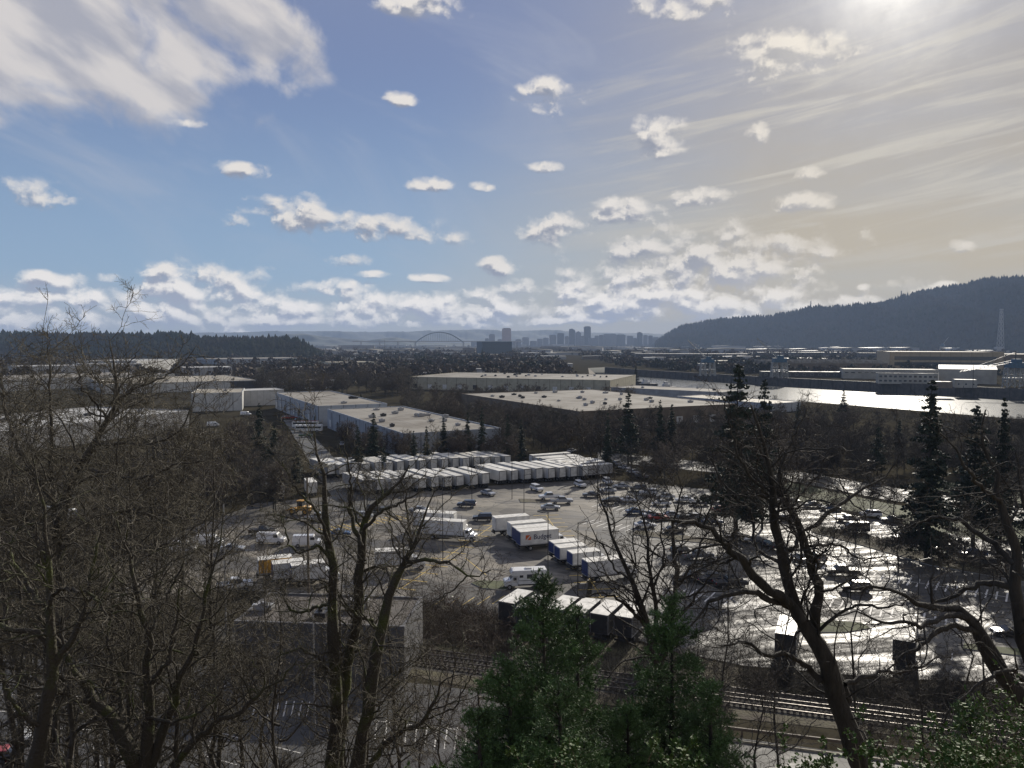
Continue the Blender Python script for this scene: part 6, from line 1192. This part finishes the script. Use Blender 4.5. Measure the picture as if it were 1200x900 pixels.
# ------------------------------------------------------------------ scrub and brambles: too many to count
def thicket(name, pts, m, r, hgt, dens=30, kind='stuff'):
    """arching stems round a set of ground points"""
    n = len(pts); K_ = 5; P_ = np.zeros((n, K_, 3)); P_[:, 0] = pts; d = nrm(np.stack([rng.normal(0, .55, n), rng.normal(0, .55, n), np.ones(n)], -1)); st_ = (hgt * rng.uniform(.4, 1.2, n) / (K_ - 1))[:, None]
    for a in range(1, K_): d = nrm(d + rng.normal(0, .22, (n, 3)) + np.array([0, 0, -.08])); P_[:, a] = P_[:, a - 1] + d * st_
    P2, R2 = spawn(P_, np.linspace(r, r * .5, K_)[None].repeat(n, 0), 0, .5, .2, hgt * .5, 4, .2, up=.2, wig=.25, rmin=r * .6, kfix=5)
    v, f = merge([tubes(P_, np.linspace(r, r * .4, K_)[None].repeat(n, 0), 3), tubes(P2, R2, 3)]); o = np_mesh(name, v, f, m); tag(o, kind=kind); return o
def scatter_px(poly_pairs, n):
    out = []
    for _ in range(n):
        (a, b_) = poly_pairs[rng.integers(0, len(poly_pairs))]; px = rng.uniform(a[0], b_[0]); t = (px - a[0]) / (b_[0] - a[0]); y0 = a[1] + (b_[1] - a[1]) * t; y1 = a[2] + (b_[2] - a[2]) * t; p = g(px, rng.uniform(y0, y1)); out.append((p.x, p.y, 0))
    return np.array(out)
m_scr = mat('scrub_stems', (.075, .058, .04), .9, .5, .3, world=True); m_scr2 = mat('scrub_dark', (.04, .034, .024), .9, .5, .3, world=True)
thicket('bank_scrub', scatter_px([((475, 700, 752), (700, 742, 785)), ((475, 700, 752), (600, 720, 772))], 3200), m_scr, .022, 2.2)
thicket('bank_scrub', scatter_px([((700, 745, 790), (1180, 806, 838)), ((870, 790, 808), (1250, 812, 850))], 4600), m_scr2, .022, 2.0)
thicket('verge_scrub', scatter_px([((700, 525, 535), (1260, 580, 594)), ((955, 612, 626), (1210, 672, 684))], 2200), m_scr2, .03, 1.6)
thicket('street_scrub', scatter_px([((240, 560, 590), (420, 555, 580)), ((400, 545, 556), (620, 530, 540)), ((620, 520, 534), (720, 520, 530))], 2400), m_scr, .03, 1.8)
thicket('river_scrub', scatter_px([((820, 462, 472), (1200, 494, 510))], 2600), m_scr2, .06, 2.6)
thicket('bank_scrub', scatter_px([((600, 770, 800), (1180, 838, 850)), ((1000, 838, 858), (1280, 860, 884)), ((560, 796, 812), (860, 828, 842))], 2200), m_scr2, .02, 1.3)
# stems on the slope below us
sx = rng.uniform(-32, 42, 5200); sy = rng.uniform(14, 58, 5200); thicket('slope_brambles', np.stack([sx, sy, bluff_z(sx, sy)], -1), m_scr, .012, 1.7)
# far tree masses between the sheds
def puffs(name, pts, h, m, ntri=46):
    n = len(pts); c = pts[:, None] + nrm(rng.normal(0, 1, (n, ntri, 3))) * (rng.uniform(.3, 1, (n, ntri, 1)) ** .5) * (h[:, None, None] * np.array([.55, .55, .5])) + np.array([0, 0, 1]) * (h[:, None, None] * .5)
    s = h[:, None, None] * .16 * rng.uniform(.5, 1.4, (n, ntri, 1)); d1 = nrm(rng.normal(0, 1, (n, ntri, 3))); d2 = nrm(np.cross(d1, rng.normal(0, 1, (n, ntri, 3))))
    v = np.stack([c - d1 * s, c + d2 * s, c + d1 * s, c - d2 * s], 2).reshape(-1, 3); tag(np_mesh(name, v, np.arange(len(v)).reshape(-1, 4), m), kind='stuff')
def farpts(n, x0, x1, y0, y1, pw=1.):
    out = []
    while len(out) < n:
        py = y0 + (y1 - y0) * rng.uniform() ** pw; px = rng.uniform(x0, x1)
        # cluster along streets
        if math.sin(px * .05 + py * 1.9) + math.sin(px * .13 - py * .8) < rng.uniform(-1.2, 1.2): continue
        p = g(px, py)
        if not in_river(p.x, p.y): out.append((p.x, p.y, 0))
    return np.array(out)
m_pf1 = mat('far_bare_crowns', (.085, .066, .048), .95, .35, .01, world=True); m_pf2 = mat('far_dark_crowns', (.035, .042, .03), .95, .35, .01, world=True)
p = farpts(850, 330, 760, 413, 446); puffs('far_bare_wood', p, rng.uniform(7, 14, len(p)), m_pf1)
p = farpts(900, 330, 1220, 404.6, 420); puffs('far_bare_wood', p, rng.uniform(10, 18, len(p)), m_pf1, 30)
p = farpts(520, 340, 1220, 405, 440, .8); puffs('far_dark_trees', p, rng.uniform(8, 16, len(p)), m_pf2, 50)
p = farpts(260, 0, 460, 418, 450); puffs('far_bare_wood', p, rng.uniform(8, 14, len(p)), m_pf1)
p = farpts(700, 600, 1000, 409, 440); puffs('far_bare_wood', p, rng.uniform(6, 12, len(p)), m_pf1, 60)
p = farpts(300, 620, 960, 416, 440); puffs('far_dark_trees', p, rng.uniform(6, 11, len(p)), m_pf2, 60)
# ------------------------------------------------------------------ leafy shrubs at our feet
m_leaf = mat('glossy_leaf', (.04, .085, .02), .6, .4, 3, col2=(.08, .125, .025), spec=.15); m_stem = mat('shrub_stem', (.14, .11, .06), .7, .3, 3)
def shrub(px, py, d, wx, hh, n, label, leaf=.045):
    c = at(px, py, d); e = empty('leafy_shrub', (c.x, c.y, c.z - hh), 0, label, 'shrub'); K_ = 7
    P_ = np.zeros((n, K_, 3)); P_[:, 0] = np.stack([rng.uniform(-wx, wx, n) * .7, rng.uniform(-.5, .5, n), rng.uniform(-.2, .1, n)], -1); dd = nrm(np.stack([rng.normal(0, .35, n), rng.normal(0, .3, n), np.ones(n)], -1)); st_ = (hh * rng.uniform(.6, 1.2, n) / (K_ - 1))[:, None]
    for a in range(1, K_): dd = nrm(dd + rng.normal(0, .16, (n, 3)) - np.array([0, 0, .07 * a / K_])); P_[:, a] = P_[:, a - 1] + dd * st_
    R_ = np.linspace(.007, .002, K_)[None].repeat(n, 0); P2, R2 = spawn(P_, R_, 0, .4, .1, .5, 4, .25, wig=.15, rmin=.002, kfix=5); v, f = merge([tubes(P_, R_, 4), tubes(P2, R2, 3)]); np_mesh('stems', v, f, m_stem, e)
    vs = []; 
    for Q, k_ in ((P_, 26), (P2, 12)):
        kk = Q.shape[1]; idx = np.repeat(np.arange(len(Q)), k_); N_ = len(idx); t = rng.uniform(.3, 1, N_) * (kk - 1.001); i = t.astype(int); fr = (t - i)[:, None]; b = Q[idx, i] * (1 - fr) + Q[idx, i + 1] * fr
        a_ = nrm(rng.normal(0, 1, (N_, 3)) + np.array([0, 0, .3])); w_ = nrm(np.cross(a_, np.array([[0, 0, 1.]]) + rng.normal(0, .5, (N_, 3)))); s = leaf * rng.uniform(.5, 1.2, (N_, 1)); nn = np.cross(a_, w_)
        vs.append(np.stack([b, b + a_ * s * .35 + w_ * s * .3 + nn * s * .08, b + a_ * s * .75 + w_ * s * .26 + nn * s * .05, b + a_ * s * 1.1, b + a_ * s * .75 - w_ * s * .26 + nn * s * .05, b + a_ * s * .35 - w_ * s * .3 + nn * s * .08], 1))
    vs = np.concatenate(vs).reshape(-1, 3); np_mesh('leaves', vs, np.arange(len(vs)).reshape(-1, 6), m_leaf, e); return e
shrub(1160, 862, 7.5, .9, .9, 50, 'glossy green shrub in the lower right corner'); shrub(1085, 880, 7, .7, .8, 36, 'glossy green shrub left of the corner one'); shrub(1010, 892, 6.5, .4, .5, 14, 'low leafy shrub by the foot of the leaning trunk'); shrub(1210, 815, 8.5, .8, 1.4, 40, 'taller leafy shrub at the right edge')
shrub(800, 878, 7, .35, .5, 14, 'sprig of pale green leaves below the right fir'); shrub(707, 880, 7, .3, .5, 9, 'thin leafy sprigs below the fir group'); shrub(650, 888, 7, .35, .45, 9, 'small leafy sprigs at the bottom centre'); shrub(505, 893, 7, .3, .4, 8, 'small leafy tuft at the bottom left of centre'); shrub(940, 878, 8, .4, .6, 10, 'loose leafy sprigs beside the kerb')
